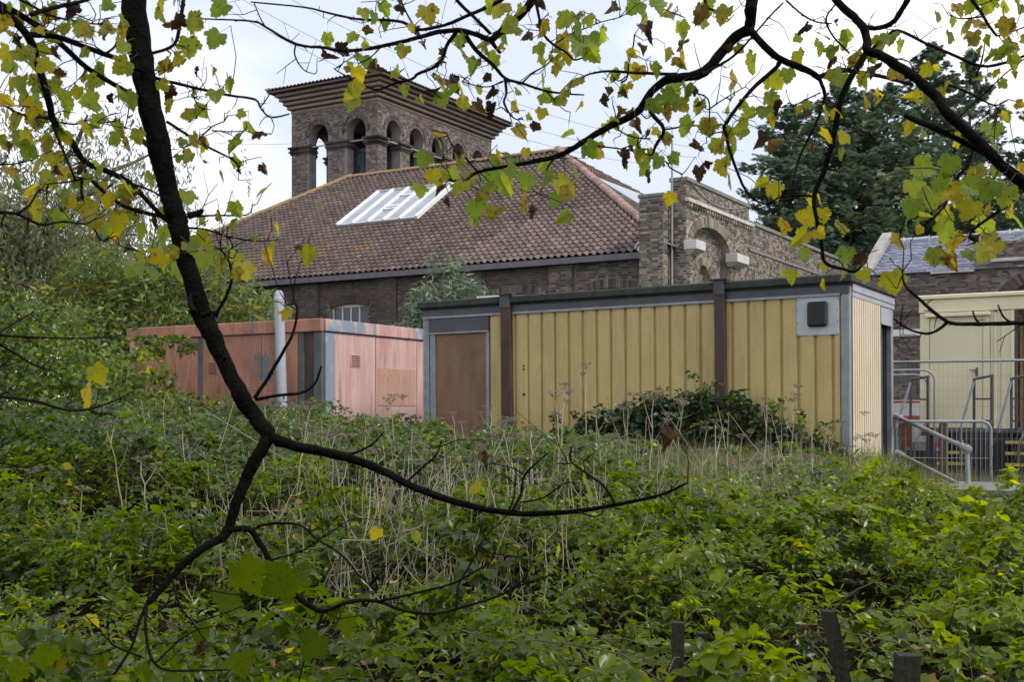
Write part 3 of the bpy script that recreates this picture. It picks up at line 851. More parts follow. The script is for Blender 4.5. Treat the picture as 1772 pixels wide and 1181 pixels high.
part('coping', M['dark_stone'], HALL, (PX - .50, PX + .06, .08, Y1 + .04, HI - .12, HI), (PX - .40, PX + .07, Y1 + .05, Y2, LO - .12, LO), bev=.012)
part('string_ledge', M['stone'], HALL, (PX - .01, PX + .10, .08, Y1 + .30, 7.72, 7.83), bev=.01)
q = MB()
y = .16
while y < Y1 + .2:
    q.box(PX - .01, PX + .07, y, y + .10, 7.60, 7.715, tint=random.random()); y += .2
q.build('dentil_course', M['brick_yellow'], HALL)
part('lower_string', M['dark_stone'], HALL, (PX - .01, PX + .05, Y1, Y2, 6.95, 7.05))
# pilasters with white impost blocks
for ya, yb in ((.14, .62), (3.42, 4.25)):
    core = part('pilaster', M['mortar'], HALL, (PX, PX + .10, ya, yb, BZ, 6.28))
    q = MB(); lay_bricks(q, side(PX + .10), ya, yb, 4.6, 6.28); lay_bricks(q, front(ya), PX, PX + .1, 4.6, 6.28)
    q.build('brickwork', M['brick_yellow'], core, kind='stuff')
    q = MB()
    q.bbox(PX - .03, PX + .36, ya - .12, yb + .10, 6.36, 6.62, b=.012)
    q.add([(PX, ya, 6.24), (PX + .12, ya, 6.24), (PX + .12, yb, 6.24), (PX, yb, 6.24), (PX - .02, ya - .10, 6.355), (PX + .33, ya - .10, 6.355), (PX + .33, yb + .08, 6.355), (PX - .02, yb + .08, 6.355)],
          [(0, 3, 2, 1), (0, 1, 5, 4), (1, 2, 6, 5), (2, 3, 7, 6), (3, 0, 4, 7), (4, 5, 6, 7)])
    q.build('impost_block', M['impost'], HALL)
q = MB(); q.tube([(.86, -.02, 4.2), (.86, -.02, 9.45)], .032, 8); q.tube([(.86, -.02, 9.4), (.86, -.02, 9.75)], .012, 6)
q.build('aerial_mast', M['galv'], HALL)
q = MB()
pts = [(PX + .03, .2 + t * 5.2, HI - .02 - .55 * 4 * t * (1 - t) * (1 - .4 * t)) for t in np.linspace(0, 1, 16)]
q.tube(pts, .016, 5); q.build('slack_cable', M['dark_wire'], HALL)

# ================================================================== the tower behind
TOWER = thing('brick_tower', 'square brown brick tower with open round arches and a low tiled roof above the hall', 'tower', (-6.52, 58.0, 0), YAW)
TW, TD, TT0, TT1 = 5.46, 10.5, 6.0, 17.05
tl = [(-(.73 + 1.92) / 2, .595, 15.74, .62, 10.0), (-(3.09 + 4.32) / 2, .615, 15.74, .62, 10.0)]
tlw = [(c, .74, 15.6, .70, 10.0) for c in (2.0, 4.4, 6.8)]
tr_ = [(c, .585, 15.74, .60, 10.0) for c in (1.28, 3.22, 5.2, 7.15, 9.1)]
mb = MB()
wall_panel(mb, front(0), -TW, 0, TT0, TT1, tl, .55, True)
wall_panel(mb, side(0), 0, TD, TT0, TT1, tr_, .55, True)
wall_panel(mb, back(TD), -TW, 0, TT0, TT1, tl, .55, True)
wall_panel(mb, side_neg(-TW), 0, TD, TT0, TT1, tlw, .55, True)
mb.box(-TW, 0, 0, TD, .5, TT0)
mb.box(-TW + .56, -.56, .56, TD - .56, 16.95, 17.04)
tw = mb.build('wall', M['mortar_dark'], TOWER)
mb = MB()
lay_bricks(mb, front(0), -TW, 0, 10.5, TT1, tl, .30)
lay_bricks(mb, side(0), 0, TD, 10.5, TT1, tr_, .30)
lay_bricks(mb, side_neg(-TW), 0, TD, 10.5, TT1, tlw, .30)
mb.build('brickwork', M['brick'], tw, kind='stuff')
mb = MB()
for pl, ops in ((front(-.55 - .0), tl), ):
    pass
mb = MB()
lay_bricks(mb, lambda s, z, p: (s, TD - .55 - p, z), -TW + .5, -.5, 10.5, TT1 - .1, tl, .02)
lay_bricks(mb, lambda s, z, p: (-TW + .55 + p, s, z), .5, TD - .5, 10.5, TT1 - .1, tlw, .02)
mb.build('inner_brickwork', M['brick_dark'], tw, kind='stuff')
for pl, ops in ((front(0), tl), (side(0), tr_)):
    for o in ops:
        q = MB(); voussoirs(q, pl, o, .16, -.01, .03, tw=.085, tint0=.38); voussoirs(q, pl, (o[0], o[1] + .17, o[2], o[3] + .17), .11, -.01, .055, tw=.11, tint0=.35)
        q.build('arch', M['brick'], TOWER)
        # tie rod across the springing
        a, b = pl(o[0] - o[1] - .05, 15.27, -.10), pl(o[0] + o[1] + .05, 15.27, -.10)
        q = MB(); q.tube([a, b], .035, 6); q.build('tie_rod', M['pale_timber'], TOWER)
# moulded capitals on every pier: three courses wrapped round
def pier_spans(ops, a, b):
    out, cur = [], a
    for o in sorted(ops):
        out.append((cur, o[0] - o[1])); cur = o[0] + o[1]
    out.append((cur, b)); return out
for pl, ops, a, b in ((front(0), tl, -TW, 0), (side(0), tr_, 0, TD), (side_neg(-TW), tlw, 0, TD), (back(TD), tl, -TW, 0)):
    for s0, s1 in pier_spans(ops, a, b):
        q = MB()
        for z0, z1, g in ((14.96, 15.05, .06), (15.06, 15.14, .12), (15.15, 15.25, .07), (15.26, 15.36, .15)):
            sa = s0 - (g if s0 != a else g); sb = s1 + g
            slab(q, pl, sa, sb, z0, z1, -.56, g, tint=random.uniform(.1, .4))
        q.build('capital', M['brick_dark'], TOWER)
# corbelled cornice: courses stepping out, each with a rounded brick nose
for k in range(5):
    z0, g = 17.06 + k * .20, .05 + .145 * k
    q = MB()
    q.bbox(-TW - g, g, -g, TD + g, z0, z0 + .14, b=.035, tint=.72 + .12 * (k % 2))
    q.bbox(-TW - g + .07, g - .07, -g + .07, TD + g - .07, z0 + .14, z0 + .20, b=.004, tint=.2)  # set-back band tinted dark for the shade between the courses
    q.build('cornice_course', M['brick'], TOWER)
# roof: low hip with pantiles
g = .90; rz = 18.14
hx0, hx1, hy0, hy1 = -TW - g, g, -g, TD + g
rp = .22; hw_ = (hx1 - hx0) / 2
tp = math.atan(rp)
mb = MB()
top0, top1 = ((hx0 + hx1) / 2, hy0 + hw_, rz + hw_ * rp), ((hx0 + hx1) / 2, hy1 - hw_, rz + hw_ * rp)
mb.add([(hx0, hy0, rz), (hx1, hy0, rz), (hx1, hy1, rz), (hx0, hy1, rz), top0, top1], [(0, 1, 4), (1, 2, 5, 4), (2, 3, 5), (3, 0, 4, 5), (0, 3, 2, 1)])
mb.box(hx0 + .02, hx1 - .02, hy0 + .02, hy1 - .02, rz - .10, rz - .01)
troof = mb.build('roof', M['tile'], TOWER)
ctp, stp = math.cos(tp), math.sin(tp)
TT2 = tile_template(.24, .36)
lay_tiles(troof, TT2, .24, .31, ((hx0 + hx1) / 2, hy0 - .03, rz + .02), 0, tp, hw_ / ctp, lambda d: -hw_ + d * ctp, lambda d: hw_ - d * ctp, M['tile'], 'roof_tile', 110, (0, hy0, rz))
lay_tiles(troof, TT2, .24, .31, (hx1 + .03, (hy0 + hy1) / 2, rz + .02), PI / 2, tp, hw_ / ctp, lambda d: -(hy1 - hy0) / 2 + d * ctp, lambda d: (hy1 - hy0) / 2 - d * ctp, M['tile'], 'roof_tile', 190, (hx1, 0, rz))
cap_line(troof, (hx0, hy0, rz + .03), top0, lich, .40, 'hip_tile'); cap_line(troof, (hx1, hy0, rz + .03), top0, lich, .40, 'hip_tile'); cap_line(troof, top0, top1, lich, .40)
# the tank that shows through the nearest arches
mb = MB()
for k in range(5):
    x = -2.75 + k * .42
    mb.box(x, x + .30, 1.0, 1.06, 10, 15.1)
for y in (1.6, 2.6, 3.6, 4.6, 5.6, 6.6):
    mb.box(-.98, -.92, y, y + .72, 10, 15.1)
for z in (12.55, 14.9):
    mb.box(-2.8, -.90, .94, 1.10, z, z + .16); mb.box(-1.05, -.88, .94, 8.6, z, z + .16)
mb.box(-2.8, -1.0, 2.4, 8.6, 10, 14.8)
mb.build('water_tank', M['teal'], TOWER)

# ================================================================== slate roofed range on the right
SLATE = thing('slate_range', 'low brick range with a blue grey slate roof behind the cream cabin', 'building', (12.9, 43.5, 0), YAW)
SE, SRUN, SRISE = 6.84, 3.4, 1.62
spitch = math.atan2(SRISE, SRUN)
s_arch = (6.15, 1.55, 5.05, 1.35, .6)
mb = MB()
wall_panel(mb, front(0), -.15, 14, .4, SE - .05, [s_arch], .25)
slab(mb, front(.25), 4.4, 7.9, .4, 6.6, -.05, 0)
mb.box(-.15, .2, .02, 6.8, .4, SE)
mb.box(-.15, 14, 6.6, 6.8, .4, SE)
mb.add([(-.15, 0, SE), (.2, 0, SE), (.2, 6.8, SE), (-.15, 6.8, SE), (-.15, 3.4, SE + 1.6), (.2, 3.4, SE + 1.6)], [(0, 3, 4), (1, 5, 2)])
sw = mb.build('front_wall', M['mortar_dark'], SLATE)
mb = MB()
lay_bricks(mb, front(0), -.15, 9, 1.0, SE - .05, [s_arch], .42, skip=lambda s, z: (5.30 < z < 5.45) or 4.55 < z < 4.80)
lay_bricks(mb, front(.25), 4.5, 7.8, 2.0, 6.5, skip=lambda s, z: not in_open(s_arch, s, z))
mb.build('brickwork', M['brick'], sw, kind='stuff')
q = MB(); voussoirs(q, front(0), s_arch, .40, -.02, .03, tw=.09, tint0=.35); q.build('blind_arch', M['brick'], SLATE)
part('string_course', M['white_paint'], SLATE, (-.17, 4.4, -.05, .03, 4.56, 4.79), bev=.01)
part('brick_ledge', M['brick_dark'], SLATE, (-.17, 14, -.07, .02, 5.30, 5.44), bev=.01)
mb = MB()
mb.add([(-.05, -.12, SE - .06), (14, -.12, SE - .06), (14, SRUN, SE + SRISE), (-.05, SRUN, SE + SRISE), (14, 2 * SRUN, SE), (-.05, 2 * SRUN, SE)], [(0, 1, 2, 3), (3, 2, 4, 5)])
sroof = mb.build('roof', M['slate'], SLATE)
sv = [(-.115, 0, .034), (.115, 0, .034), (.118, .36, .0), (-.118, .36, .0), (-.115, 0, 0), (.115, 0, 0)]
sf = [(0, 1, 2), (0, 2, 3), (4, 5, 1), (4, 1, 0)]
class _row: n = 0
tvv = (sv, sf)
ssl = math.hypot(SRUN, SRISE)
lay_tiles(sroof, tvv, .25, .37, (0, -.12, SE - .045), 0, spitch, ssl - .02, lambda d: .2, lambda d: 7.5, M['slate'], 'slate', 150, (2, 0, SE))
cs_, ss_ = math.cos(spitch), math.sin(spitch)
lay_tiles(sroof, tvv, .25, .37, (.125, -.12 + .185 * cs_, SE - .045 + .185 * ss_ + .006), 0, spitch, ssl - .2, lambda d: .2, lambda d: 7.5, M['slate'], 'slate', 150, (2, 0, SE))
q = MB(); q.tube([(0, SRUN, SE + SRISE + .02), (14, SRUN, SE + SRISE + .02)], .09, 8); ridge = q.build('ridge_roll', M['lead'], SLATE)
for k in range(14):
    part('ridge_clip', M['white_paint'], SLATE, (.6 + k * .95, .63 + k * .95, SRUN - .14, SRUN - .08, SE + SRISE - .06, SE + SRISE + .14))
q = MB()
P = [(-.22, -.28, SE - .22), (.17, -.28, SE - .22), (.17, SRUN, SE + SRISE + .12), (-.22, SRUN, SE + SRISE + .12)]
P2 = [(x, y, z + .26) for x, y, z in P]
q.add(P + P2, [(0, 3, 2, 1), (4, 5, 6, 7), (0, 1, 5, 4), (1, 2, 6, 5), (2, 3, 7, 6), (3, 0, 4, 7)])
q.build('gable_coping', M['gable_stone'], SLATE)
mb = MB(); slab(mb, front(-.02), 3.75, 14, SE - .1, 7.72, -.35, 0)
blk = mb.build('parapet_block', M['mortar_dark'], SLATE)
mb = MB(); lay_bricks(mb, front(-.02), 3.75, 9, SE - .1, 7.72, skip=lambda s, z: 7.0 < z < 7.13); lay_bricks(mb, side_neg(3.75), 0, .33, SE, 7.7)
mb.build('brickwork', M['brick'], blk, kind='stuff')
part('stone_ledge', M['stone'], SLATE, (4.3, 14, -.16, -.01, 7.01, 7.12), bev=.01)
part('eaves_trim', M['stone'], SLATE, (2.3, 3.74, -.20, -.02, SE - .12, SE - .055))

# ================================================================== mustard cabin
YL, YW, YH, YB = 8.30, 2.96, 3.07, 0.90
CAB = thing('site_cabin', 'long mustard yellow clad cabin with brown steel posts and a boarded doorway', 'cabin', (5.42, 19.1, YB), YAW, tilt=-.006)
part('wall_core', M['yellow'], CAB, (-YL + .05, -.05, .035, .06, .1, 2.75))
# ribbed cladding: one pan per panel
def pan(x0, x1, z0, z1):
    q = MB(); c = .022; d = .046
    b = [(x0 + .010, .036, z0), (x0 + .010 + c, .036 - d, z0), (x1 - .010 - c, .036 - d, z0), (x1 - .010, .036, z0)]
    t = [(x, y, z1) for x, y, _ in b]
    q.add(b + t, [(0, 1, 5, 4), (1, 2, 6, 5), (2, 3, 7, 6), (0, 3, 2, 1), (4, 5, 6, 7)])
    return q
x = -6.78
while x < -.14:
    x1 = min(x + .283, -.13)
    pan(x, x1, .12, 2.755).build('wall_panel', M['yellow'], CAB)
    x = x1
for x in (-YL, -.14):
    q = MB(); q.bbox(x, x + .14, -.02, .12, -.15, 2.93, b=.008); q.build('corner_post', M['galv'], CAB)
part('corner_post', M['galv'], CAB, (-.10, 0.0, YW - .14, YW, -.15, 2.93), bev=.008)
part('fascia', M['fascia_dark'], CAB, (-YL - .01, .0, -.035, .035, 2.76, 2.935), bev=.006)
part('fascia_trim', M['trim'], CAB, (-YL, -.145, -.045, -.03, 2.735, 2.775))
part('roof_felt', M['felt'], CAB, (-YL - .09, .07, -.11, YW + .06, 2.937, 3.075), bev=.02)
part('roof_deck', M['felt'], CAB, (-YL - .03, .02, -.05, YW, 2.90, 2.936))
# door on the left
part('door_header', M['fascia_dark'], CAB, (-8.16, -6.79, -.025, .03, 2.45, 2.73), bev=.005)
part('header_trim', M['trim'], CAB, (-8.16, -6.79, -.035, -.02, 2.43, 2.46))
part('door_frame', M['galv'], CAB, (-8.14, -8.02, -.012, .05, .0, 2.43), (-6.86, -6.79, -.012, .05, .0, 2.43), bev=.005)
part('door_board', M['ply'], CAB, (-8.01, -6.87, .012, .034, .02, 2.42))
# two leaning brown posts
for xb, xt, zb, wd in ((-2.13, -2.16, .2, .17), (-6.33, -6.37, .15, .19)):
    q = MB()
    P = []
    for z, xc in ((zb, xb), (3.10, xt)):
        P += [(xc - wd / 2, -.14, z), (xc + wd / 2, -.14, z), (xc + wd / 2, -.115, z), (xc - wd / 2, -.115, z)]
    fc = [(0, 1, 5, 4), (1, 2, 6, 5), (2, 3, 7, 6), (3, 0, 4, 7), (4, 5, 6, 7), (0, 3, 2, 1)]
    q.add(P, fc)
    for sx in (-1, 1):
        P = []
        for z, xc in ((zb, xb), (3.10, xt)):
            xe = xc + sx * (wd / 2 - .012)
            P += [(xe - .012, -.115, z), (xe + .012, -.115, z), (xe + .012, .0, z), (xe - .012, .0, z)]
        q.add(P, fc)
    post = q.build('steel_post', M['rust_post'], CAB)
    part('post_cap', M['steel_dark'], post, (xt - .17, xt + .17, -.19, -.02, 3.10, 3.125))
    part('post_collar', M['fascia_dark'], post, (xt - wd / 2 - .006, xt + wd / 2 + .006, -.148, -.10, 2.86, 3.09))
# ventilator
plate = part('vent_plate', M['vent_plate'], CAB, (-.86, -.17, -.022, -.004, 2.11, 2.735), bev=.004)
q = MB()
for i in range(7):
    for (xx, zz) in ((-.84, 2.13 + i * .095), (-.19, 2.13 + i * .095)):
        if i % 2 == 0: q.box(xx - .008, xx + .008, -.027, -.021, zz - .008, zz + .008)
q.build('plate_screw', M['steel_dark'], plate)
q = MB(); q.bbox(-.67, -.34, -.10, -.02, 2.25, 2.655, b=.03)
vent = q.build('vent', M['black_plastic'], CAB)
for k in range(15):
    z = 2.285 + k * .024
    part('louvre', M['black_plastic'], vent, (-.64, -.515, -.112, -.10, z, z + .012), (-.495, -.37, -.112, -.10, z, z + .012))
# two bullet-sized holes with dark rims beside the left post
for z in (1.70, 1.76, 1.23):
    q = MB(); q.tube([(-6.03, -.012, z), (-6.03, .012, z)], .032 if z < 1.5 else .022, 8); q.build('pipe_hole', M['dark'], CAB)
# right end: narrow cream boards, doorway, header
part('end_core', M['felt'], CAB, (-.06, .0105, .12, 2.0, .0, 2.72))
y = .112
while y < 1.86:
    part('cladding_board', M['cream_strip'], CAB, (-.012, .0145, y + .017, y + .125, .02, 2.72), bev=.003)
    y += .142
part('end_fascia', M['fascia_light'], CAB, (-.01, .03, .11, YW, 2.81, 2.936), (-.01, .022, .11, YW, 2.72, 2.80), bev=.004)
part('door_header', M['fascia_light'], CAB, (-.01, .012, 2.0, YW - .14, 2.44, 2.71), (-.01, .03, 2.0, YW - .14, 2.40, 2.435), bev=.004)
part('door_jamb', M['galv'], CAB, (-.05, .012, 1.97, 2.005, .0, 2.40))
part('inner_post', M['fascia_dark'], CAB, (-.16, -.10, 2.50, 2.58, .0, 2.38))
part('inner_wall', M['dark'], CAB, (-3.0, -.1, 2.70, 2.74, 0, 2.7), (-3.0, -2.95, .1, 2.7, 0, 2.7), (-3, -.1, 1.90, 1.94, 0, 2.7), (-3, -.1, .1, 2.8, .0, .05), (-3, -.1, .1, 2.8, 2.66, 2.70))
part('shell', M['galv'], CAB, (-YL, -.1, YW - .06, YW - .02, 0, 2.9), (-YL, -YL + .05, .1, YW - .06, 0, 2.9))
part('base_frame', M['steel_dark'], CAB, (-YL + .1, -.1, .03, YW - .1, -.45, .0))
# a pale board left lying on the roof
tag(part('roof_board', M['white_plastic'], None, (-.28, .28, -.14, .14, 0, .045)), 'pale board lying on the dark cabin roof beside the left brown post', 'board')
rb = bpy.data.objects['roof_board']
pxy = np.array([5.42, 19.1, 0]) + R1 * -6.86 + E2 * .22
rb.location = (pxy[0], pxy[1], YB + 3.078 - .04); rb.rotation_euler = (0, 0, YAW + .02)

# ================================================================== pink cabin
PB, PH = 1.0, 2.66
PINK = thing('portable_cabin', 'faded pink and salmon painted cabin with flaking grey patches', 'cabin', (-3.82, 24.0, PB), YAW)
PLN, PDP = 5.54, 3.75
part('wall_core', M['salmon'], PINK, (-PLN, -.05, .03, .06, 0, 2.45))
part('end_core', M['pink'], PINK, (-.06, -.03, .06, PDP, 0, 2.45))
part('shell', M['salmon'], PINK, (-PLN, -.1, PDP - .05, PDP, 0, 2.5), (-PLN, -PLN + .05, .06, PDP - .05, 0, 2.5))
for x0, x1 in ((-PLN + .16, -4.42), (-4.41, -3.42), (-3.41, -2.83), (-2.82, -1.62), (-1.61, -.62)):
    part('wall_panel', M['salmon'], PINK, (x0, x1, -.008, .03, 0, 2.39), bev=.006)
part('flaked_strip', M['undercoat'], PINK, (-3.43, -3.28, -.012, -.007, .7, 2.38), (-2.99, -2.80, -.012, -.007, 1.75, 2.38))
part('corner_post', M['undercoat'], PINK, (-.60, -.46, -.02, .03, 0, 2.39), (-.20, .0, -.02, .10, 0, 2.39), bev=.01)
part('post_recess', M['rust_post'], PINK, (-.455, -.205, .01, .03, 0, 2.39))
part('corner_post', M['peeled'], PINK, (-PLN, -PLN + .15, -.02, .10, 0, 2.39), bev=.01)
part('corner_strip', M['peeled'], PINK, (-.02, .014, .10, .40, 0, 2.39), bev=.005)
for y0, y1 in ((.41, 1.76), (1.775, 3.28), (3.295, PDP)):
    part('wall_panel', M['pink'], PINK, (-.03, .006, y0, y1, 0, 2.39), bev=.005)
part('fascia', M['salmon'], PINK, (-PLN - .06, .02, -.06, .05, 2.40, PH), bev=.012)
part('fascia', M['peeled'], PINK, (-.03, .055, .06, 1.72, 2.41, PH - .005), bev=.01)
part('fascia', M['pink'], PINK, (-.03, .055, 1.73, 3.1, 2.41, PH - .005), bev=.01)
part('fascia', M['peeled'], PINK, (-.03, .055, 3.11, PDP + .04, 2.41, PH - .005), bev=.01)
part('roof', M['felt'], PINK, (-PLN - .04, .0, .05, PDP, PH - .06, PH - .02))
v1 = part('vent', M['pink'], PINK, (.004, .022, .90, 1.22, 1.72, 1.98))
for k in range(5):
    part('louvre', M['slot'], v1, (.018, .032, .93, 1.19, 1.745 + k * .047, 1.765 + k * .047))
v2 = part('vent', M['salmon'], PINK, (-3.12, -2.86, -.024, -.006, 1.60, 1.86))
for k in range(5):
    part('louvre', M['slot'], v2, (-3.10, -2.88, -.034, -.02, 1.625 + k * .047, 1.645 + k * .047))
part('panel_seam', M['slot'], PINK, (.004, .010, 1.762, 1.774, 0, 2.39))
part('panel_seam', M['slot'], PINK, (.004, .010, 3.282, 3.294, 0, 2.39))
sign = part('sign_board', M['sign_board'], PINK, (.0, .016, 1.84, 3.22, .92, 1.72))
def letters(body, parent, material, size, loc, rot, depth=.003):
    cu = bpy.data.curves.new('lettering', 'FONT'); cu.body = body; cu.size = size; cu.extrude = depth
    tmp = bpy.data.objects.new('lettering_source', cu); COL.objects.link(tmp)
    me = bpy.data.meshes.new_from_object(tmp.evaluated_get(bpy.context.evaluated_depsgraph_get()))
    bpy.data.objects.remove(tmp)
    me.materials.clear(); me.materials.append(material)
    return link('lettering', me, parent, loc=loc, rot=rot)
for ch, yy in (('P', 1.96), ('O', 2.15), ('T', 2.52), ('A', 2.70)):
    letters(ch, sign, M['sign_ink'], .27, (.018, yy, 1.43), (PI / 2, 0, PI / 2))

# grey vent post in front of the pink cabin
q = MB()
pts, rr = [], []
for z, r in ((.6, .092), (3.5, .092), (3.78, .092), (3.80, .098), (3.86, .098), (3.88, .090), (3.95, .080), (4.0, .055), (4.02, .02)):
    pts.append((-.10 * (z - .6) / 3.4, 0, z)); rr.append(r)
q.tube(pts, rr, 20)
vp = q.build('vent_pipe', M['grey_post'], None, smooth=False)
vp.location = (-4.20, 22.0, 0)
tag(vp, 'tall pale grey round capped pipe standing in front of the pink cabin', 'pipe')

# ================================================================== cream cabin, stairs and railings at the right
CRM = thing('cream_cabin', 'clean cream painted cabin with a closed door at the right edge', 'cabin', (8.72, 25.5, 1.43), YAW)
CH, CL = 2.83, 6.2
part('wall_panel', M['cream'], CRM, (0, .19, .0, .05, 0, 2.45), (1.27, 1.40, .0, .05, 0, 2.45), (1.62, 1.80, -.004, .05, 0, 2.45), (1.41, 1.48, .02, .05, 0, 2.45), (1.54, 1.61, .02, .05, 0, 2.45))
part('rib', M['cream'], CRM, (1.485, 1.535, -.012, .03, 0, 2.42), (1.805, 1.875, -.03, .06, 0, 2.45), bev=.006)
part('wall_panel', M['cream'], CRM, (3.25, CL, 0, .05, 0, 2.45))
part('fascia', M['cream'], CRM, (-.02, CL, -.03, .05, 2.46, 2.74), bev=.01)
part('roof_edge', M['cream'], CRM, (-.06, CL, -.09, 2.9, 2.741, CH), bev=.015)
part('door_hood', M['cream'], CRM, (.12, 1.42, -.10, -.031, 2.36, 2.44), bev=.01)
dr = part('door', M['cream'], CRM, (.20, 1.26, .012, .045, .02, 2.35), bev=.004)
part('handle', M['steel_dark'], dr, (1.12, 1.17, -.02, .012, 1.10, 1.28), bev=.005)
part('lever', M['galv'], dr, (1.00, 1.14, -.05, -.021, 1.22, 1.245), bev=.005)
part('side_wall', M['cream'], CRM, (0, .05, .06, 2.8, 0, 2.5), (CL - .05, CL, .06, 2.8, 0, 2.5), (0, CL, 2.8, 2.85, 0, 2.5))
part('door_frame', M['steel_dark'], CRM, (1.88, 1.935, -.01, .06, 0, 2.45))
part('inner_wall', M['tan_wall'], CRM, (1.94, 3.3, 1.2, 1.25, .9, 2.45), (1.94, 1.99, .3, 1.2, .0, 2.45))
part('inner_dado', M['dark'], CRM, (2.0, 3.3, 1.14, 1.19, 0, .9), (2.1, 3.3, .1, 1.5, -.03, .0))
part('leg', M['steel_dark'], CRM, (.1, .25, .1, .25, -1.1, 0), bev=.01)
part('leg', M['steel_dark'], CRM, (3.0, 3.15, .1, .25, -1.1, 0), bev=.01)
part('base_beam', M['steel_dark'], CRM, (0, CL, .02, .12, -.16, .0))
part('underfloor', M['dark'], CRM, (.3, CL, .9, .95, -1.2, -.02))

STR = thing('entrance_steps', 'dark steel steps with yellow edged treads up to the cream cabin door', 'steps', (8.72 + .8602 * .75, 25.5 - .51 * .75, .40), YAW)
part('landing', M['steel_dark'], STR, (-.1, 2.3, -1.0, -.05, .96, 1.0))
for k in range(4):
    y1 = -1.0 - k * .27; z = .80 - k * .21
    tr = part('tread', M['steel_dark'], STR, (-.05, 2.2, y1 - .29, y1, z - .03, z))
    part('nosing', M['nosing'], tr, (-.05, 2.2, y1 - .305, y1 - .25, z - .05, z + .006))
part('stringer', M['steel_dark'], STR, (-.11, -.06, -2.15, -.05, -.05, .25), (2.21, 2.26, -2.15, -.05, -.05, .25))
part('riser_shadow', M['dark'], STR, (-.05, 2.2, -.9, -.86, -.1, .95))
part('side_sheet', M['black_plastic'], STR, (.55, 1.28, -2.34, -2.30, -.1, .98))
part('side_board', M['timber'], STR, (-.04, .42, -2.32, -2.26, -.1, .12))
def railing(xc, label, yo=0.0):
    rl = thing('step_railing', label, 'railing', (STR.location.x + .8602 * xc, STR.location.y - .51 * xc, .40), YAW, 'dark steel railings beside the cream cabin steps')
    q = MB()
    q.bbox(xc * 0 - .14, -.09, -1.00 + yo, -.95 + yo, .2, 2.05, b=.004); q.build('post', M['steel_dark'], rl)
    q = MB(); q.bbox(.20, .25, -1.00 + yo, -.95 + yo, .2, 2.12, b=.004); q.build('post', M['steel_dark'], rl)
    for z in (1.18, 1.62):
        part('rail', M['steel_dark'], rl, (-.09, .20, -.99 + yo, -.96 + yo, z, z + .035))
    q = MB(); q.tube([(-.14, -.975 + yo, 2.03), (.25, -.975 + yo, 2.11)], .026, 6); q.build('top_rail', M['steel_dark'], rl)
    q = MB(); q.tube([(-.12, -.98 + yo, 1.98), (-.24, -1.72 + yo, 1.05), (-.22, -1.8 + yo, .0)], .028, 6); q.build('brace', M['steel_blue'], rl)
    q = MB(); q.tube([(.22, -.98 + yo, 1.2), (.12, -1.72 + yo, .75), (.12, -1.8 + yo, .0)], .026, 6); q.build('brace', M['steel_dark'], rl)
railing(.62, 'middle of three dark steel railings, beside the yellow edged treads')
railing(1.32, 'dark steel railing by the open cabin doorway, rightmost of three')
railing(-.62, 'dark steel railing beside the striped barrier, leftmost of three')

# timber post and rail
TP = thing('timber_guard', 'weathered timber post and rail between the grass and the steps', 'railing', tuple(at(1633, 830, 22.3)), YAW)
TP.location.z = .40
part('post', M['timber'], TP, (-.07, .07, -.05, .05, 0, 1.16), bev=.008)
part('rail', M['pale_timber'], TP, (-.85, .09, -.06, .06, 1.165, 1.215), bev=.006)
part('post', M['timber'], TP, (-.80, -.68, -.05, .05, 0, 1.16), bev=.008)

# wire mesh fence panel with a round tube frame
FEN = thing('mesh_fence', 'tall galvanised site fence panel of thin vertical wires in front of the cream cabin', 'fence', (7.05, 22.75, .42), math.atan2(-.33, .94))
q = MB(); q.tube([(0, 0, 0), (0, 0, 2.24), (.08, 0, 2.30), (3.32, 0, 2.30), (3.4, 0, 2.24), (3.4, 0, 0)], .024, 8); q.build('tube_frame', M['galv'], FEN)
q = MB()
for k in range(1, 40):
    q.tube([(k * .085, 0, .12), (k * .085, 0, 2.29)], .0026, 4, cap=False)
for z in (.12, .85, 1.45, 1.75, 2.02):
    q.tube([(0, .004, z), (3.4, .004, z)], .003, 4, cap=False)
q.build('wire_infill', M['dark_wire'], FEN, kind='stuff')
# low hooped barrier
BAR = thing('crowd_barrier', 'low galvanised pedestrian barrier with rounded top corner before the steps', 'barrier', (7.32, 20.9, .36), math.atan2(-.20, .98))
pts = [(-.35, 0, 1.24), (.85, 0, 1.24)] + [(.85 + .16 * math.sin(a), 0, 1.08 + .16 * math.cos(a)) for a in np.linspace(.3, PI / 2, 5)] + [(1.01, 0, 0)]
q = MB(); q.tube(pts, .026, 8); q.build('hoop', M['galv'], BAR)
q = MB()
for k in range(11):
    q.tube([(.12 + k * .08, 0, .15), (.12 + k * .08, 0, 1.22)], .006, 5, cap=False)
q.tube([(-.35, 0, .15), (1.0, 0, .15)], .012, 6, cap=False); q.tube([(-.35, 0, .6), (1.0, 0, .6)], .005, 5, cap=False)
q.build('bars', M['dark_wire'], BAR, kind='stuff')
# arched barrier behind
BA2 = thing('arched_barrier', 'galvanised barrier with two nested arched tubes behind the mesh fence', 'barrier', (8.0, 24.9, .45), math.atan2(-.30, .95))
for rr_, zt in ((.30, 2.20), (.16, 2.10)):
    pts = [(-.7, 0, zt), (.55 - .3 + rr_ - .3 + .3, 0, zt)] + [(.25 + rr_ + .22 * math.sin(a), 0, zt - .22 + .22 * math.cos(a)) for a in np.linspace(.3, PI / 2, 5)] + [(.47 + rr_, 0, 0)]
    q = MB(); q.tube(pts, .022, 8); q.build('tube', M['galv'], BA2)
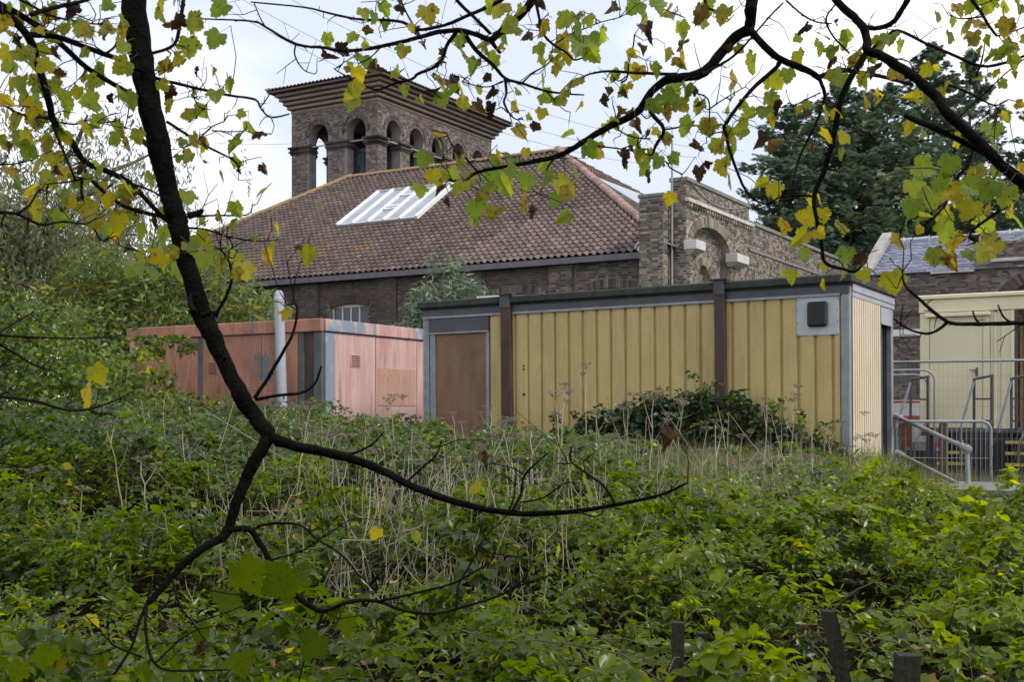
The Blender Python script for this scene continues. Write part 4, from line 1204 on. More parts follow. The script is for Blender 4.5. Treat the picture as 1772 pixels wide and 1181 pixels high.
# red and white plastic barrier
RW = thing('striped_barrier', 'red and white plastic road barrier seen past the cabin corner', 'barrier', (9.62, 28.5, .95), math.atan2(-.2, .98))
part('board', M['white_plastic'], RW, (-.6, .75, -.04, .04, .70, 1.12), bev=.01)
for k in range(2):
    part('stripe', M['red'], RW, (-.6, .75, -.046, -.041, .70 + k * .36, .75 + k * .36))
part('leg', M['red'], RW, (-.28, -.12, -.2, .2, 0, .695), bev=.01)
part('leg', M['red'], RW, (.42, .58, -.2, .2, 0, .695), bev=.01)
part('lamp_panel', M['white_plastic'], RW, (-.1, .3, -.1, -.047, .12, .62), bev=.01)
# scaffold tube handrail, its lower half a second rail
HR = thing('tube_handrail', 'grey scaffold tube handrail sloping down from the cabin doorway corner', 'handrail', (0, 0, 0))
a, b, c = at(1553, 722, 21.6), at(1672, 776, 19.6), at(1676, 870, 19.6)
q = MB(); q.tube([a, b], .038, 10); q.build('top_rail', M['galv'], HR)
q = MB(); q.tube([b + Vector((.01, 0, .06)), c], .040, 10); q.build('post', M['galv'], HR)
a2, b2 = at(1556, 786, 21.6), at(1668, 843, 19.5)
q = MB(); q.tube([a2, b2], .036, 10); q.build('lower_rail', M['galv'], HR)
for p, d in ((a, b - a), (b, a - b), (a2, b2 - a2)):
    q = MB(); d = d.normalized(); q.tube([p - d * .10, p - d * .09, p + d * .12, p + d * .13], [.03, .058, .058, .04], 10); q.build('elbow_fitting', M['trim'], HR)

# paved path by the steps
pth = part('path', M['concrete'], None, (-1.2, 3.0, -1.6, .8, -.02, .03))
pth.location = (8.1, 19.2, .55); pth.rotation_euler = (0, 0, YAW); pth['kind'] = 'structure'

# ================================================================== background trees
def crown_cloud(name, clumps, per_m2, leaf, size, mt, parent, tilt=.9, shell=.55, flat=.85, droop=0.0):
    """Leaves spread through overlapping lumpy ellipsoids, thickest towards their skins."""
    C, T = [], []
    for cx, cy, cz, rx, ry, rz in clumps:
        n = int(per_m2 * 4 * (rx * ry + rx * rz + ry * rz) / 3 * PI / 2.2)
        d = RNG.normal(size=(n, 3)); d /= np.linalg.norm(d, axis=1)[:, None]
        r = shell + (1 - shell) * RNG.random(n) ** .6
        lump = .80 + .35 * vnoise(d[:, 0] * 3 + cx, d[:, 2] * 3 + d[:, 1] * 2 + cz, .8, 9)
        C.append(np.stack([cx + d[:, 0] * rx * r * lump, cy + d[:, 1] * ry * r * lump, cz + d[:, 2] * rz * r * lump], 1))
        T.append(np.clip(RNG.normal(.45 + RNG.normal(0, .10), .20, n), 0, 1))
    C, T = np.concatenate(C), np.concatenate(T)
    n = len(C)
    T[RNG.random(n) < .06] = .95
    R = euler_mats(RNG.normal(-droop, tilt, n), RNG.normal(0, tilt, n), RNG.uniform(0, 2 * PI, n))
    return cloud(name, leaf[0], leaf[1], C, R, size * RNG.uniform(.6, 1.3, n), T, mt, parent, 'stuff')


def limb(mb, a, b, r0, r1, sag=0.0, n=6, wob=.06):
    a, b = Vector(a), Vector(b)
    L = (b - a).length
    pts, rr = [], []
    for k in range(n + 1):
        t = k / n
        p = a.lerp(b, t) + Vector((random.gauss(0, wob * L * .3), random.gauss(0, wob * L * .3), -sag * L * 4 * t * (1 - t))) * (1 if 0 < k < n else 0)
        pts.append(p); rr.append(r0 + (r1 - r0) * t)
    mb.tube(pts, rr, 7)
    return pts


# big willow at the left: hanging strands of narrow leaves
WIL = thing('willow_tree', 'tall grey green willow with drooping strands at the left edge', 'tree', (-13.6, 31.0, 0.9), 0)
q = MB(); limb(q, (0, 0, 0), (.4, .2, 4.6), .42, .30); q.build('trunk', M['tree_bark'], WIL)
strC, strT, strR = [], [], []
tops = []
for k in range(15):
    ang = 2 * PI * k / 15 + random.uniform(-.2, .2); rad = random.uniform(1.6, 4.6)
    tip = (.4 + rad * math.cos(ang), .2 + rad * math.sin(ang) * .9, random.uniform(6.0, 10.4) - rad * .22)
    q = MB(); pts = limb(q, (.4, .2, 4.4), tip, .16, .03, sag=-.10, n=7, wob=.12); q.build('branch', M['tree_bark'], WIL)
    tops += pts[2:]
for k in range(1500):
    base = random.choice(tops)
    p = np.array([base.x + random.gauss(0, .9), base.y + random.gauss(0, .9), base.z + random.gauss(.3, .6)])
    ln = random.uniform(.8, 2.6); sw = np.array([random.gauss(0, .22), random.gauss(0, .22)])
    m_ = int(ln * 16)
    t = RNG.random(m_)
    pos = p[None] + np.stack([sw[0] * t ** 2 * ln + RNG.normal(0, .035, m_), sw[1] * t ** 2 * ln + RNG.normal(0, .035, m_), -t * ln], 1)
    strC.append(pos); strT.append(np.clip(RNG.normal(random.uniform(.3, .62), .16, m_), 0, 1))
strC, strT = np.concatenate(strC), np.concatenate(strT)
n = len(strC)
cloud('crown', LANCE[0], LANCE[1], strC, euler_mats(RNG.normal(-1.05, .5, n), RNG.normal(0, .5, n), RNG.uniform(0, 2 * PI, n)), RNG.uniform(.12, .25, n), strT, M['willow'], WIL, 'stuff')
crown_cloud('inner_crown', [(.3, .3, 4.2, 3.9, 2.8, 2.6), (-3.2, .4, 3.6, 2.8, 2.6, 3.0), (2.6, .2, 3.6, 2.2, 2.4, 2.0)], 60, LANCE, .22, M['willow'], WIL, shell=.3)

# green and yellow shrub between the willow and the hall
SHR = thing('leafy_elder_tree', 'small green tree with yellowing narrow leaves against the left part of the hall wall', 'tree', (-8.4, 28.6, 1.0), 0)
q = MB(); limb(q, (0, 0, 0), (.2, 0, 2.6), .13, .07); q.build('trunk', M['tree_bark'], SHR)
for k in range(9):
    q = MB(); a = 2 * PI * k / 9
    limb(q, (.1, 0, random.uniform(.8, 2.2)), (1.6 * math.cos(a), 1.2 * math.sin(a), random.uniform(2.6, 4.8)), .05, .012, sag=-.08); q.build('branch', M['tree_bark'], SHR)
crown_cloud('crown', [(-.4, 0, 3.2, 1.5, 1.2, 1.2), (.9, -.2, 2.7, 1.3, 1.0, .9), (-1.4, .1, 2.4, 1.2, 1.0, 1.2), (.2, .1, 4.4, .9, .8, .8), (2.1, -.2, 2.4, .9, .7, .65), (-1.6, 0, 4.2, 1.0, .8, .9), (.3, -.3, 1.7, 1.8, 1.0, .8), (-2.4, 0, 3.0, 1.2, .9, 1.2), (-.6, -.2, 3.9, 1.2, .9, .8), (1.5, -.2, 3.9, .9, .7, .9), (2.3, -.2, 3.2, .8, .6, .6), (2.9, -.2, 2.2, .6, .5, .5)],
            200, LANCE, .25, M['shrub'], SHR, shell=.25, droop=.6)
SH2 = thing('pale_green_shrub', 'loose pale green shrub behind the left end of the pink cabin', 'shrub', (-10.4, 26.6, 1.0), 0)
q = MB(); limb(q, (0, 0, 0), (-.2, 0, 1.9), .08, .03); q.build('stem', M['tree_bark'], SH2)
crown_cloud('crown', [(-.2, 0, 1.8, 1.3, 1.0, 1.1), (1.1, .0, 1.5, 1.0, .8, .9), (-1.4, .1, 1.6, 1.2, .9, 1.1), (.4, .1, 2.7, .8, .7, .6)], 150, LANCE, .18, M['shrub'], SH2, shell=.25, droop=.5)
SH3 = thing('hedge_bush', 'dense green bush filling the left edge below the willow', 'bush', (-8.4, 19.4, 1.0), 0)
q = MB(); limb(q, (0, 0, 0), (.1, 0, 1.5), .06, .02); q.build('stem', M['tree_bark'], SH3)
crown_cloud('crown', [(0, 0, 1.2, 1.5, 1.0, 1.5), (1.3, -.2, 1.0, 1.1, .9, 1.15), (-1.5, 0, 1.3, 1.4, 1.0, 1.6), (2.2, -.3, .7, .9, .8, .9), (-.6, .2, 2.2, 1.1, .8, .8), (-1.0, 1.6, 2.2, 1.6, .9, 1.3), (.6, 1.4, 1.9, 1.3, .8, 1.0)], 210, LEAF_LO, .105, M['bramble_far'], SH3, shell=.3)

SH4 = thing('thorn_bush', 'dark green bush low at the left edge behind the brambles', 'bush', (-9.9, 23.6, 1.0), 0)
q = MB(); limb(q, (0, 0, 0), (.1, 0, 1.4), .06, .02); q.build('stem', M['tree_bark'], SH4)
crown_cloud('crown', [(0, 0, .8, 1.6, 1.0, 1.2), (-1.5, 0, 1.0, 1.4, 1.0, 1.4), (1.3, 0, .7, 1.2, .9, 1.0), (-.4, .3, 1.9, 1.3, .8, .9)], 230, LEAF_LO, .12, M['bramble_far'], SH4, shell=.2)

# buddleia rooted by the hall wall
BUD = thing('buddleia_bush', 'grey green bush with drooping leaves between the pink cabin and the mustard cabin', 'bush', (-1.6, 27.9, 1.0), 0)
for k in range(8):
    q = MB(); a = random.uniform(0, 2 * PI); r = random.uniform(.3, 1.1)
    limb(q, (random.gauss(0, .1), random.gauss(0, .1), 0), (r * math.cos(a), .6 * r * math.sin(a), random.uniform(2.8, 4.6) - .6 * r), .03, .008, sag=-.05); q.build('stem', M['tree_bark'], BUD)
crown_cloud('foliage', [(.0, 0, 3.35, .85, .6, .75), (-.55, 0, 2.5, .6, .5, .7), (.75, 0, 3.0, .6, .5, .55), (.15, 0, 2.7, .9, .6, .6), (1.25, .1, 2.75, .45, .4, .35), (-.75, 0, 1.8, .5, .5, .6), (.25, 0, 4.1, .35, .3, .4), (-.25, 0, 4.25, .16, .15, .35), (-.3, 0, 3.2, .7, .5, .6), (.9, 0, 2.5, .7, .5, .5), (-1.0, 0, 2.3, .6, .5, .7), (.55, 0, 3.5, .6, .5, .5)],
            260, LANCE, .21, M['buddleia'], BUD, shell=.2, droop=.8)

# cypress group on the skyline at the right
SPRAY_V, SPRAY_F = [], []
for k in range(7):
    a = (k - 3) * .36; ln = 1 - .12 * abs(k - 3)
    b = len(SPRAY_V)
    dx, dy = math.sin(a), math.cos(a)
    SPRAY_V += [(-dy * .05, dx * .05, 0), (dy * .05, -dx * .05, 0), (dx * ln * .6 + dy * .085, dy * ln * .6 - dx * .085, .06), (dx * ln, dy * ln, -.10), (dx * ln * .6 - dy * .085, dy * ln * .6 + dx * .085, .06)]
    SPRAY_F += [(b, b + 1, b + 2), (b, b + 2, b + 4), (b + 4, b + 2, b + 3)]
def cypress(name, label, u, vtop, Y, rad, n, low=2.0, grp=None, pw=.75):
    x = (u - CX) / F_PX * Y; ztop = EYE + (HORIZON - vtop) / F_PX * Y
    t = thing(name, label, 'tree', (x, Y, .9), 0, grp)
    H = ztop - .9
    q = MB(); limb(q, (0, 0, 0), (random.uniform(-.2, .2), 0, H * .96), .34, .03, n=9, wob=.01); q.build('trunk', M['tree_bark'], t)
    # whorls of boughs, each carrying sprays
    C, A, S, T, E = [], [], [], [], []
    nb = int(n / 26)
    for k in range(nb):
        h = low + (H - low) * (k + random.random()) / nb
        f = max(0.0, 1 - (h - low) / (H - low))
        R_ = rad * (f ** pw) * random.uniform(.62, 1.15) + .12
        az = random.uniform(0, 2 * PI)
        mm = int(72 * (.35 + .65 * R_ / rad)) + 6
        tt = RNG.random(mm) ** .55
        side_ = RNG.normal(0, .16, mm) * (0.3 + tt) * R_ * .6
        zz = h + tt * R_ * random.uniform(.18, .55) - RNG.random(mm) * .5 * (0.4 + R_ * .12)
        C.append(np.stack([math.cos(az) * tt * R_ - math.sin(az) * side_, math.sin(az) * tt * R_ + math.cos(az) * side_, zz], 1))
        A.append(az - PI / 2 + RNG.normal(0, .6, mm)); E.append(RNG.normal(.25, .35, mm))
        S.append(RNG.uniform(.55, 1.15, mm) * (.24 + .055 * min(R_, 4)))
        T.append(np.clip(RNG.normal(random.uniform(.25, .6), .15, mm), 0, 1) if random.random() > .03 else np.full(mm, .97))
    C, A, S, T, E = map(np.concatenate, (C, A, S, T, E))
    # the leader
    m2 = 40
    C = np.concatenate([C, np.stack([RNG.normal(0, .10, m2), RNG.normal(0, .1, m2), H - RNG.random(m2) * 1.6], 1)])
    A = np.concatenate([A, RNG.uniform(0, 2 * PI, m2)]); E = np.concatenate([E, RNG.normal(.9, .3, m2)]); S = np.concatenate([S, RNG.uniform(.3, .6, m2)]); T = np.concatenate([T, RNG.uniform(.3, .6, m2)])
    m_ = len(C)
    cloud('crown', SPRAY_V, SPRAY_F, C, euler_mats(E, RNG.normal(0, .35, m_), A), S, T, M['conifer'], t, 'stuff')
G_ = 'tall dark cypresses behind the brick hall'
cypress('cypress_tree', 'tallest dark cypress, its pointed top highest above the slate roof', 1614, 78, 66, 5.2, 7600, grp=G_, pw=.62)
cypress('cypress_tree', 'dark cypress just right of the tallest one, with a slightly lower pointed top', 1680, 92, 68, 4.2, 5600, grp=G_, pw=.62)
cypress('cypress_tree', 'broad dark cypress left of the tallest one, behind the parapet end wall', 1452, 150, 63, 5.4, 7200, grp=G_, pw=.55)
cypress('cypress_tree', 'short dark cypress at the left end of the cypress row', 1374, 188, 62, 4.8, 5600, grp=G_, pw=.5)
cypress('cypress_tree', 'dark cypress filling the gap in the middle of the cypress row', 1535, 150, 64, 5.0, 6400, grp=G_, pw=.5)
cypress('cypress_tree', 'dark cypress at the right edge of the photograph, apart from the row', 1812, 165, 60, 4.4, 4600, grp=G_, pw=.6)

# overhead cables crossing the sky
for k, (a, b) in enumerate((((330, -20), (990, 262)), ((395, -15), (1030, 250)), ((470, -20), (1110, 240)), ((-40, 170), (560, 245)))):
    p, r = at(*a, 75), at(*b, 98)
    q = MB(); q.tube([p.lerp(r, t) - Vector((0, 0, 1.2 * 4 * t * (1 - t))) for t in np.linspace(-.35, 1.4, 16)], .022, 5)
    tag(q.build('overhead_cable', M['wire']), 'thin grey cable stretched across the pale sky behind the tower', 'cable', 'overhead cables crossing the sky')

# ================================================================== bramble bank
def inside_any(x, y, m=0.0):
    a, b = local_xy(x, y, 5.42, 19.1)
    r = (a > -8.35 - m) & (a < .03 + m) & (b > -.06 - m) & (b < 3.0 + m)
    a, b = local_xy(x, y, -3.82, 24.0)
    r |= (a > -5.6 - m) & (a < .05 + m) & (b > -.06 - m) & (b < 3.8)
    a, b = local_xy(x, y, 8.1, 19.2)
    r |= (a > -1.2) & (a < 3) & (b > -1.4) & (b < .8)
    return r


def scatter(n, y0, y1, power=1.0, margin=.6):
    y = y0 + (y1 - y0) * RNG.random(n) ** power
    x = (RNG.random(n) - .5) * 2 * (.46 * y + margin)
    return x, y


def in_grass(x, y):
    """The strip of long grass in front of the cabin's right half, and the yard by the fence."""
    g = sstep(.9, 1.9, x) * sstep(11.6, 13.2, y) 
    return np.clip(g, 0, 1)


def bramble_layer(name, n, y0, y1, leaf, size, mt, dep, tint_mu, power=1.0, keep_gap=.55, toward=.12, parent=None, off=(0, 0, 0), singles=0):
    x, y = scatter(n, y0, y1, power)
    keep = ~inside_any(x, y)
    keep &= RNG.random(n) > .82 * in_grass(x, y)
    keep &= ~((x > 5.4) & (y > 17.2))
    gap = vnoise(x, y, .8, 21)
    keep &= RNG.random(n) < np.clip((gap - .18) / .3, keep_gap, 1)
    x, y = x[keep], y[keep]; n = len(x)
    d = np.minimum(RNG.exponential(dep, n), .5)
    z = ground_z(x, y) + np.maximum(veg_h(x, y) - d, .02)
    # compound leaves: three leaflets share a stalk point
    k3 = 3
    base = np.repeat(np.stack([x, y, z], 1), k3, 0)
    az = np.repeat(RNG.uniform(0, 2 * PI, n), k3) + np.tile([-1.25, 0, 1.25], n)
    tl_a, tl_b = np.repeat(RNG.normal(0, .45, n), k3), np.repeat(RNG.normal(0, .45, n), k3)
    m_ = n * k3
    R = euler_mats(RNG.normal(0, .22, m_) - .12, RNG.normal(0, .25, m_), az)
    R = np.einsum('nij,njk->nik', euler_mats(tl_a + toward, tl_b, np.zeros(m_)), R)
    s = np.repeat(size * RNG.uniform(.62, 1.28, n), k3) * np.tile([.86, 1.1, .86], n)
    patch = .16 * (vnoise(x, y, 1.6, 31) - .5) + .10 * (vnoise(x, y, .5, 33) - .5)
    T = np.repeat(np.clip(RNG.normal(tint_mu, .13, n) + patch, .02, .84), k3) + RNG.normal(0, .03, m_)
    odd = np.repeat(RNG.random(n), k3)
    T = np.where(odd < .008, .95, np.where(odd < .02, 1.0, T))
    T = np.clip(T, 0, 1)
    base = base + np.array(off)
    if singles:                      # the nearest uppermost leaflets are objects of their own
        rank = np.repeat(y + d * 9, k3)
        order = np.argsort(rank, kind='stable')
        meshes = []
        for k in range(10):
            q = MB(); q.add(leaf[0], leaf[1], tint=.24 + k * .065); meshes.append(q.mesh('leaf', mt))
        for i in order[:singles]:
            k = int(np.clip((T[i] - .24) / .065, 0, 9))
            link('leaf', meshes[k], parent, loc=tuple(base[i]), rot=Matrix(R[i].tolist()).to_euler(), scale=float(s[i]))
        rest = order[singles:]
        base, R, s, T = base[rest], R[rest], s[rest], T[rest]
    return cloud(name, leaf[0], leaf[1], base, R, s, T, mt, parent, 'stuff')


def sprays(name, ns, y0, y1, leaf, size, mt, tint_mu, parent=None, off=(0, 0, 0), singles=0, lift=.04):
    """Arching bramble shoots, each carrying trifoliate leaves left and right; the dark inside of the bank shows between them."""
    x, y = scatter(ns, y0, y1)
    keep = ~inside_any(x, y, .15) & (RNG.random(len(x)) > .88 * in_grass(x, y)) & ~((x > 5.4) & (y > 17.2))
    crest = vnoise(x, y, .55, 5) * .6 + vnoise(x, y, 1.2, 3) * .4
    keep &= RNG.random(len(x)) < np.clip((crest - .28) / .26, .06, 1)
    x, y = x[keep], y[keep]; n = len(x)
    C, Rr, S, T = [], [], [], []
    for k in range(n):
        L = RNG.uniform(.28, .75); az = RNG.uniform(0, 2 * PI); m_ = int(L / .042)
        t = (np.arange(m_) + RNG.random(m_) * .6) / m_
        px, py = x[k] + math.cos(az) * L * (t - .5), y[k] + math.sin(az) * L * (t - .5) * .8
        h0 = float(ground_z(x[k], y[k]) + veg_h(x[k], y[k])) + RNG.normal(lift, .095)
        pz = h0 + .30 * L * (4 * t * (1 - t) - .55) + RNG.normal(0, .022, m_)
        P = np.stack([px, py, pz], 1)
        P = P[~inside_any(px, py, .02)]
        m_ = len(P)
        if m_ == 0: continue
        s0 = size * RNG.choice([.62, .85, 1.05, 1.4], p=[.2, .35, .3, .15]); t0 = RNG.normal(tint_mu, .10) + .34 * (vnoise(x[k], y[k], 1.7, 41) - .5) + .07 * math.tanh(x[k] / 2)
        ta, tb = RNG.normal(.10, .30), RNG.normal(0, .30)
        side_ = np.where(np.arange(m_) % 2 == 0, 1, -1) * RNG.uniform(.7, 1.5, m_)
        for dl, sc in ((-1.15, .84), (0, 1.1), (1.15, .84)):
            R = euler_mats(RNG.normal(-.15, .25, m_), RNG.normal(0, .28, m_), az - PI / 2 + side_ + dl)
            R = np.einsum('nij,njk->nik', euler_mats(ta + RNG.normal(0, .26, m_), tb + RNG.normal(0, .26, m_), np.zeros(m_)), R)
            C.append(P); Rr.append(R); S.append(s0 * sc * RNG.uniform(.75, 1.2, m_))
            T.append(np.clip(t0 + RNG.normal(0, .06, m_), .03, .85))
    C, Rr, S, T = np.concatenate(C) + np.array(off), np.concatenate(Rr), np.concatenate(S), np.concatenate(T)
    odd = RNG.random(len(T)); T = np.where(odd < .010, .95, np.where(odd < .018, 1.0, T))
    if singles:
        order = np.argsort(C[:, 1] - .8 * C[:, 2], kind='stable')
        meshes = []
        for k in range(10):
            q = MB(); q.add(leaf[0], leaf[1], tint=.24 + k * .065); meshes.append(q.mesh('leaf', mt))
        for i in order[:singles]:
            link('leaf', meshes[int(np.clip((T[i] - .24) / .065, 0, 9))], parent, loc=tuple(C[i]), rot=Matrix(Rr[i].tolist()).to_euler(), scale=float(S[i]))
        r_ = order[singles:]; C, Rr, S, T = C[r_], Rr[r_], S[r_], T[r_]
    return cloud(name, leaf[0], leaf[1], C, Rr, S, T, mt, parent, 'stuff')


BRP = thing('bramble_patch', 'broad fresh green bramble covering the foreground bank', 'brambles', (0, 5, 0))
BRP['kind'] = 'thing'
sprays('leaves', 640, 3.1, 6.9, LEAF_HI, .070, M['bramble'], .57, parent=BRP, off=(0, -5, 0), singles=300, lift=-.06)
bramble_layer('inner_leaves', 5200, 3.2, 6.8, LEAF_HI, .062, M['bramble'], .16, .12, parent=BRP, off=(0, -5, -.16), keep_gap=.5)  # low tint paints the shade inside the bank into the leaf colour
MID = sprays('middle_bramble_leaves', 1600, 6.7, 11.6, LEAF_HI,   .065, M['bramble'], .54, lift=-.10)
tag(MID, 'dense bramble leaves halfway up the bank among dead stems', 'brambles')
MI2 = bramble_layer('lower_bramble_leaves', 11000, 6.6, 11.5, LEAF_LO, .062, M['bramble'], .14, .12, off=(0, 0, -.16), keep_gap=.5)  # dark tint stands in for the shade under the upper leaves
tag(MI2, 'bramble leaves low down inside the bank, coloured dark for the shade there', 'brambles')
FAR = sprays('far_bramble_leaves', 3300, 11.4, 22.0, LEAF_LO, .070, M['bramble_far'], .46, lift=-.16)
tag(FAR, 'dusty green bramble leaves on top of the bank below the cabins', 'brambles')
FA2 = bramble_layer('far_lower_bramble_leaves', 17000, 11.3, 22.0, LEAF_LO, .070, M['bramble_far'], .12, .20, off=(0, 0, -.12), keep_gap=.35)  # shade of the hollows put into the tint here too
tag(FA2, 'bramble leaves in the hollows below the cabins, coloured dark for shade', 'brambles')

# nettles: upright stems with opposite pairs of toothed leaves
C, Rr, S, T = [], [], [], []
nst = MB()
for k in range(240):
    yy = RNG.uniform(3.6, 13.0); xx = (RNG.random() - .5) * .9 * yy
    if vnoise(xx, yy, 1.0, 55) < .52: continue
    z0 = float(ground_z(xx, yy)); H_ = float(veg_h(xx, yy)) + RNG.uniform(.04, .24)
    lx, ly = RNG.normal(0, .08), RNG.normal(0, .08)
    nst.tube([(xx, yy, z0), (xx + lx, yy + ly, z0 + H_)], [.004, .002], 4, tint=.95, cap=False)
    for m_ in range(int(H_ * .7 / .045)):
        f = 1 - m_ * .045 / H_
        for sd in (0, 1):
            C.append((xx + lx * f, yy + ly * f, z0 + H_ * f)); a = m_ * PI / 2 + sd * PI + RNG.normal(0, .2)
            Rr.append(euler_mats(np.array([RNG.normal(-.45, .25)]), np.array([RNG.normal(0, .2)]), np.array([a]))[0])
            S.append((.035 + .05 * min(1, m_ / 4)) * RNG.uniform(.8, 1.2)); T.append(np.clip(RNG.normal(.74, .07), 0, .86))
NST = nst.build('nettle_stems', M['cane'], None, kind='stuff'); tag(NST, 'thin upright green nettle stems between the brambles', 'nettles')
NET = cloud('nettle_leaves', [(a * .75, b, c) for a, b, c in LEAF_HI[0]], LEAF_HI[1], np.array(C), np.array(Rr), np.array(S), np.array(T), M['bramble'], None, 'stuff')
tag(NET, 'pale green nettle leaves in pairs rising above the brambles', 'nettles')

# fallen leaves caught on top of the brambles
x, y = scatter(150, 3.4, 15.0); k_ = ~inside_any(x, y, .1); x, y = x[k_], y[k_]; n = len(x)
fv = [(-.0, 0, 0), (-.3, .1, .1), (.3, .1, .12), (-.55, .45, .22), (.55, .45, .2), (-.3, .6, .05), (.3, .62, .08), (0, .4, -.05), (0, 1.0, .15)]
ff = [(0, 2, 7), (0, 7, 1), (1, 7, 3), (2, 4, 7), (3, 7, 5), (4, 6, 7), (5, 7, 8), (7, 6, 8)]
FL = cloud('fallen_leaves', fv, ff, np.stack([x, y, ground_z(x, y) + veg_h(x, y) + RNG.uniform(-.08, .08, n)], 1), rand_leaf_R(n, .6, .4), RNG.uniform(.045, .085, n), RNG.random(n),
           mat('fallen_leaf', [(0.0, (0.10, 0.055, 0.03)), (0.5, (0.20, 0.115, 0.055)), (0.8, (0.34, 0.25, 0.05)), (1.0, (0.30, 0.22, 0.17))], 5, .7, tint=.8, transl=(.2, (1.3, 1.2, 1))), None, 'stuff')
tag(FL, 'brown and yellow fallen leaves lying on top of the brambles', 'leaves')

# nettle-like pale fresh growth patches in the foreground
x, y = scatter(9000, 4.5, 9.5)
k_ = vnoise(x, y, 1.1, 77) > .64
x, y = x[k_], y[k_]; n = len(x)
z = ground_z(x, y) + veg_h(x, y) + RNG.uniform(-.12, .10, n)
FR = cloud('fresh_herb_leaves', LANCE[0], LANCE[1], np.stack([x, y, z], 1), rand_leaf_R(n, .5, .5), RNG.uniform(.04, .10, n), np.clip(RNG.normal(.76, .06, n), 0, .86), M['bramble'], None, 'stuff')
tag(FR, 'fine bright green herb leaves in patches between the foreground brambles', 'herbs')

# arching canes through the brambles
q = MB()
for k in range(260):
    yy = 3.6 + 14 * random.random() ** 1.4; xx = random.uniform(-1, 1) * (.45 * yy + .3)
    if inside_any(np.array([xx]), np.array([yy]), .3)[0] or (xx > 2 and yy > 12): continue
    a = random.uniform(0, 2 * PI); L = random.uniform(.6, 1.6)
    z0 = float(ground_z(xx, yy)); pts = []
    for t in np.linspace(0, 1, 9):
        px, py = xx + math.cos(a) * L * t, yy + math.sin(a) * L * t * .7
        pts.append((px, py, z0 + float(veg_h(xx, yy)) * (.6 + random.uniform(-.05, .05)) + .42 * L * 4 * t * (1 - t) * .55 - .05))
    if inside_any(np.array([pts[-1][0]]), np.array([pts[-1][1]]), .1)[0]: continue
    q.tube(pts, [.0045 - .003 * t for t in np.linspace(0, 1, 9)], 5, tint=random.random(), cap=False)
tag(q.build('bramble_canes', M['cane'], None, kind='stuff'), 'thin arching brown canes running through the bramble leaves', 'canes')

# leaf litter, dry grass and long grass
x, y = scatter(9000, 11.5, 19.6)
keep = (RNG.random(len(x)) < in_grass(x, y)) & ~inside_any(x, y)
x, y = x[keep], y[keep]
x2 = RNG.uniform(6.0, 9.6, 2600); y2 = RNG.uniform(18.0, 24.5, 2600)
kk = ~inside_any(x2, y2); x2, y2 = x2[kk], y2[kk]
x, y = np.concatenate([x, x2]), np.concatenate([y, y2])
x, y = np.repeat(x, 5) + RNG.normal(0, .06, len(x) * 5), np.repeat(y, 5) + RNG.normal(0, .06, len(y) * 5)
kk = ~inside_any(x, y); x, y = x[kk], y[kk]
n = len(x)
hgt = RNG.uniform(.22, .62, n) * np.where(x > 6.0, .75, 1)
GR = cloud('long_grass', BLADE[0], BLADE[1], np.stack([x, y, ground_z(x, y) - .02], 1), euler_mats(PI / 2 + RNG.normal(0, .34, n) - .1, RNG.normal(0, .34, n), RNG.uniform(0, 2 * PI, n)),
           np.stack([hgt * .85, hgt, hgt], 1), np.clip(RNG.normal(.60, .27, n), 0, 1), M['grass'], None, 'stuff')
tag(GR, 'long green and straw coloured grass in front of the mustard cabin and by the steps', 'grass')
# straw stems leaning about in the grass
x, y = scatter(1900, 11.4, 19.4); k_ = (x > .6) & ~inside_any(x, y, .05); x, y = x[k_], y[k_]; n = len(x)
hgt = RNG.uniform(.4, .95, n)
SW = cloud('straw_stems', [(-.004, 0, 0), (.004, 0, 0), (0, 1, .05), (0, .0, .004)], [(0, 1, 2), (0, 3, 2), (3, 1, 2)], np.stack([x, y, ground_z(x, y)], 1),
           euler_mats(PI / 2 + RNG.normal(0, .36, n), RNG.normal(0, .36, n), RNG.uniform(0, 2 * PI, n)), np.stack([np.ones(n) * .8, hgt, hgt], 1), RNG.uniform(.2, .9, n), M['dead'], None, 'stuff')
tag(SW, 'thin straw coloured stems leaning in the long grass', 'straw')

# dead upright stems, thin ones that stand too thick to count
q = MB()
for k in range(440):
    c = random.random()
    if c < .62: u, Y = random.gauss(760, 150), random.uniform(7.6, 12.0)
    elif c < .8: u, Y = random.uniform(200, 700), random.uniform(7.8, 13)
    else: u, Y = random.uniform(1000, 1420), random.uniform(9.5, 15)
    xx = (u - CX) / F_PX * Y
    z0 = float(ground_z(xx, Y)); hh = float(veg_h(xx, Y)) + random.uniform(.0, .42)
    lean = (random.gauss(0, .10 if random.random() < .7 else .45), random.gauss(0, .12))
    pts = []
    for f in (0, .25, .5, .75, 1):
        pts.append(Vector((xx + lean[0] * f * hh + random.gauss(0, .009) * (f > 0), Y + lean[1] * f * hh, z0 + hh * f)))
    if random.random() < .09:                       # snapped over near the top
        d = random.choice((-1, 1)) * random.uniform(.12, .3)
        pts[4] = pts[3] + Vector((d, random.gauss(0, .05), random.uniform(-.22, .05)))
    tn = random.random(); k_ = random.uniform(.6, 1.25)
    q.tube(pts, [.0056 * k_, .0050 * k_, .0044 * k_, .0036 * k_, .0022 * k_], 5, tint=tn, cap=False)
    for s_ in range(random.choice((0, 0, 1, 1, 2, 3))):
        a = pts[random.choice((2, 3, 3))].lerp(pts[4], random.random() * .8); b = a + Vector((random.gauss(0, .09), random.gauss(0, .05), random.uniform(.03, .16)))
        q.tube([a, a.lerp(b, .5) + Vector((0, 0, -.01)), b], [.0024, .002, .0014], 4, tint=tn, cap=False)
tag(q.build('dead_stems', M['dead'], None, kind='stuff'), 'thicket of thin pale dead stems standing in the middle of the bank', 'stems')


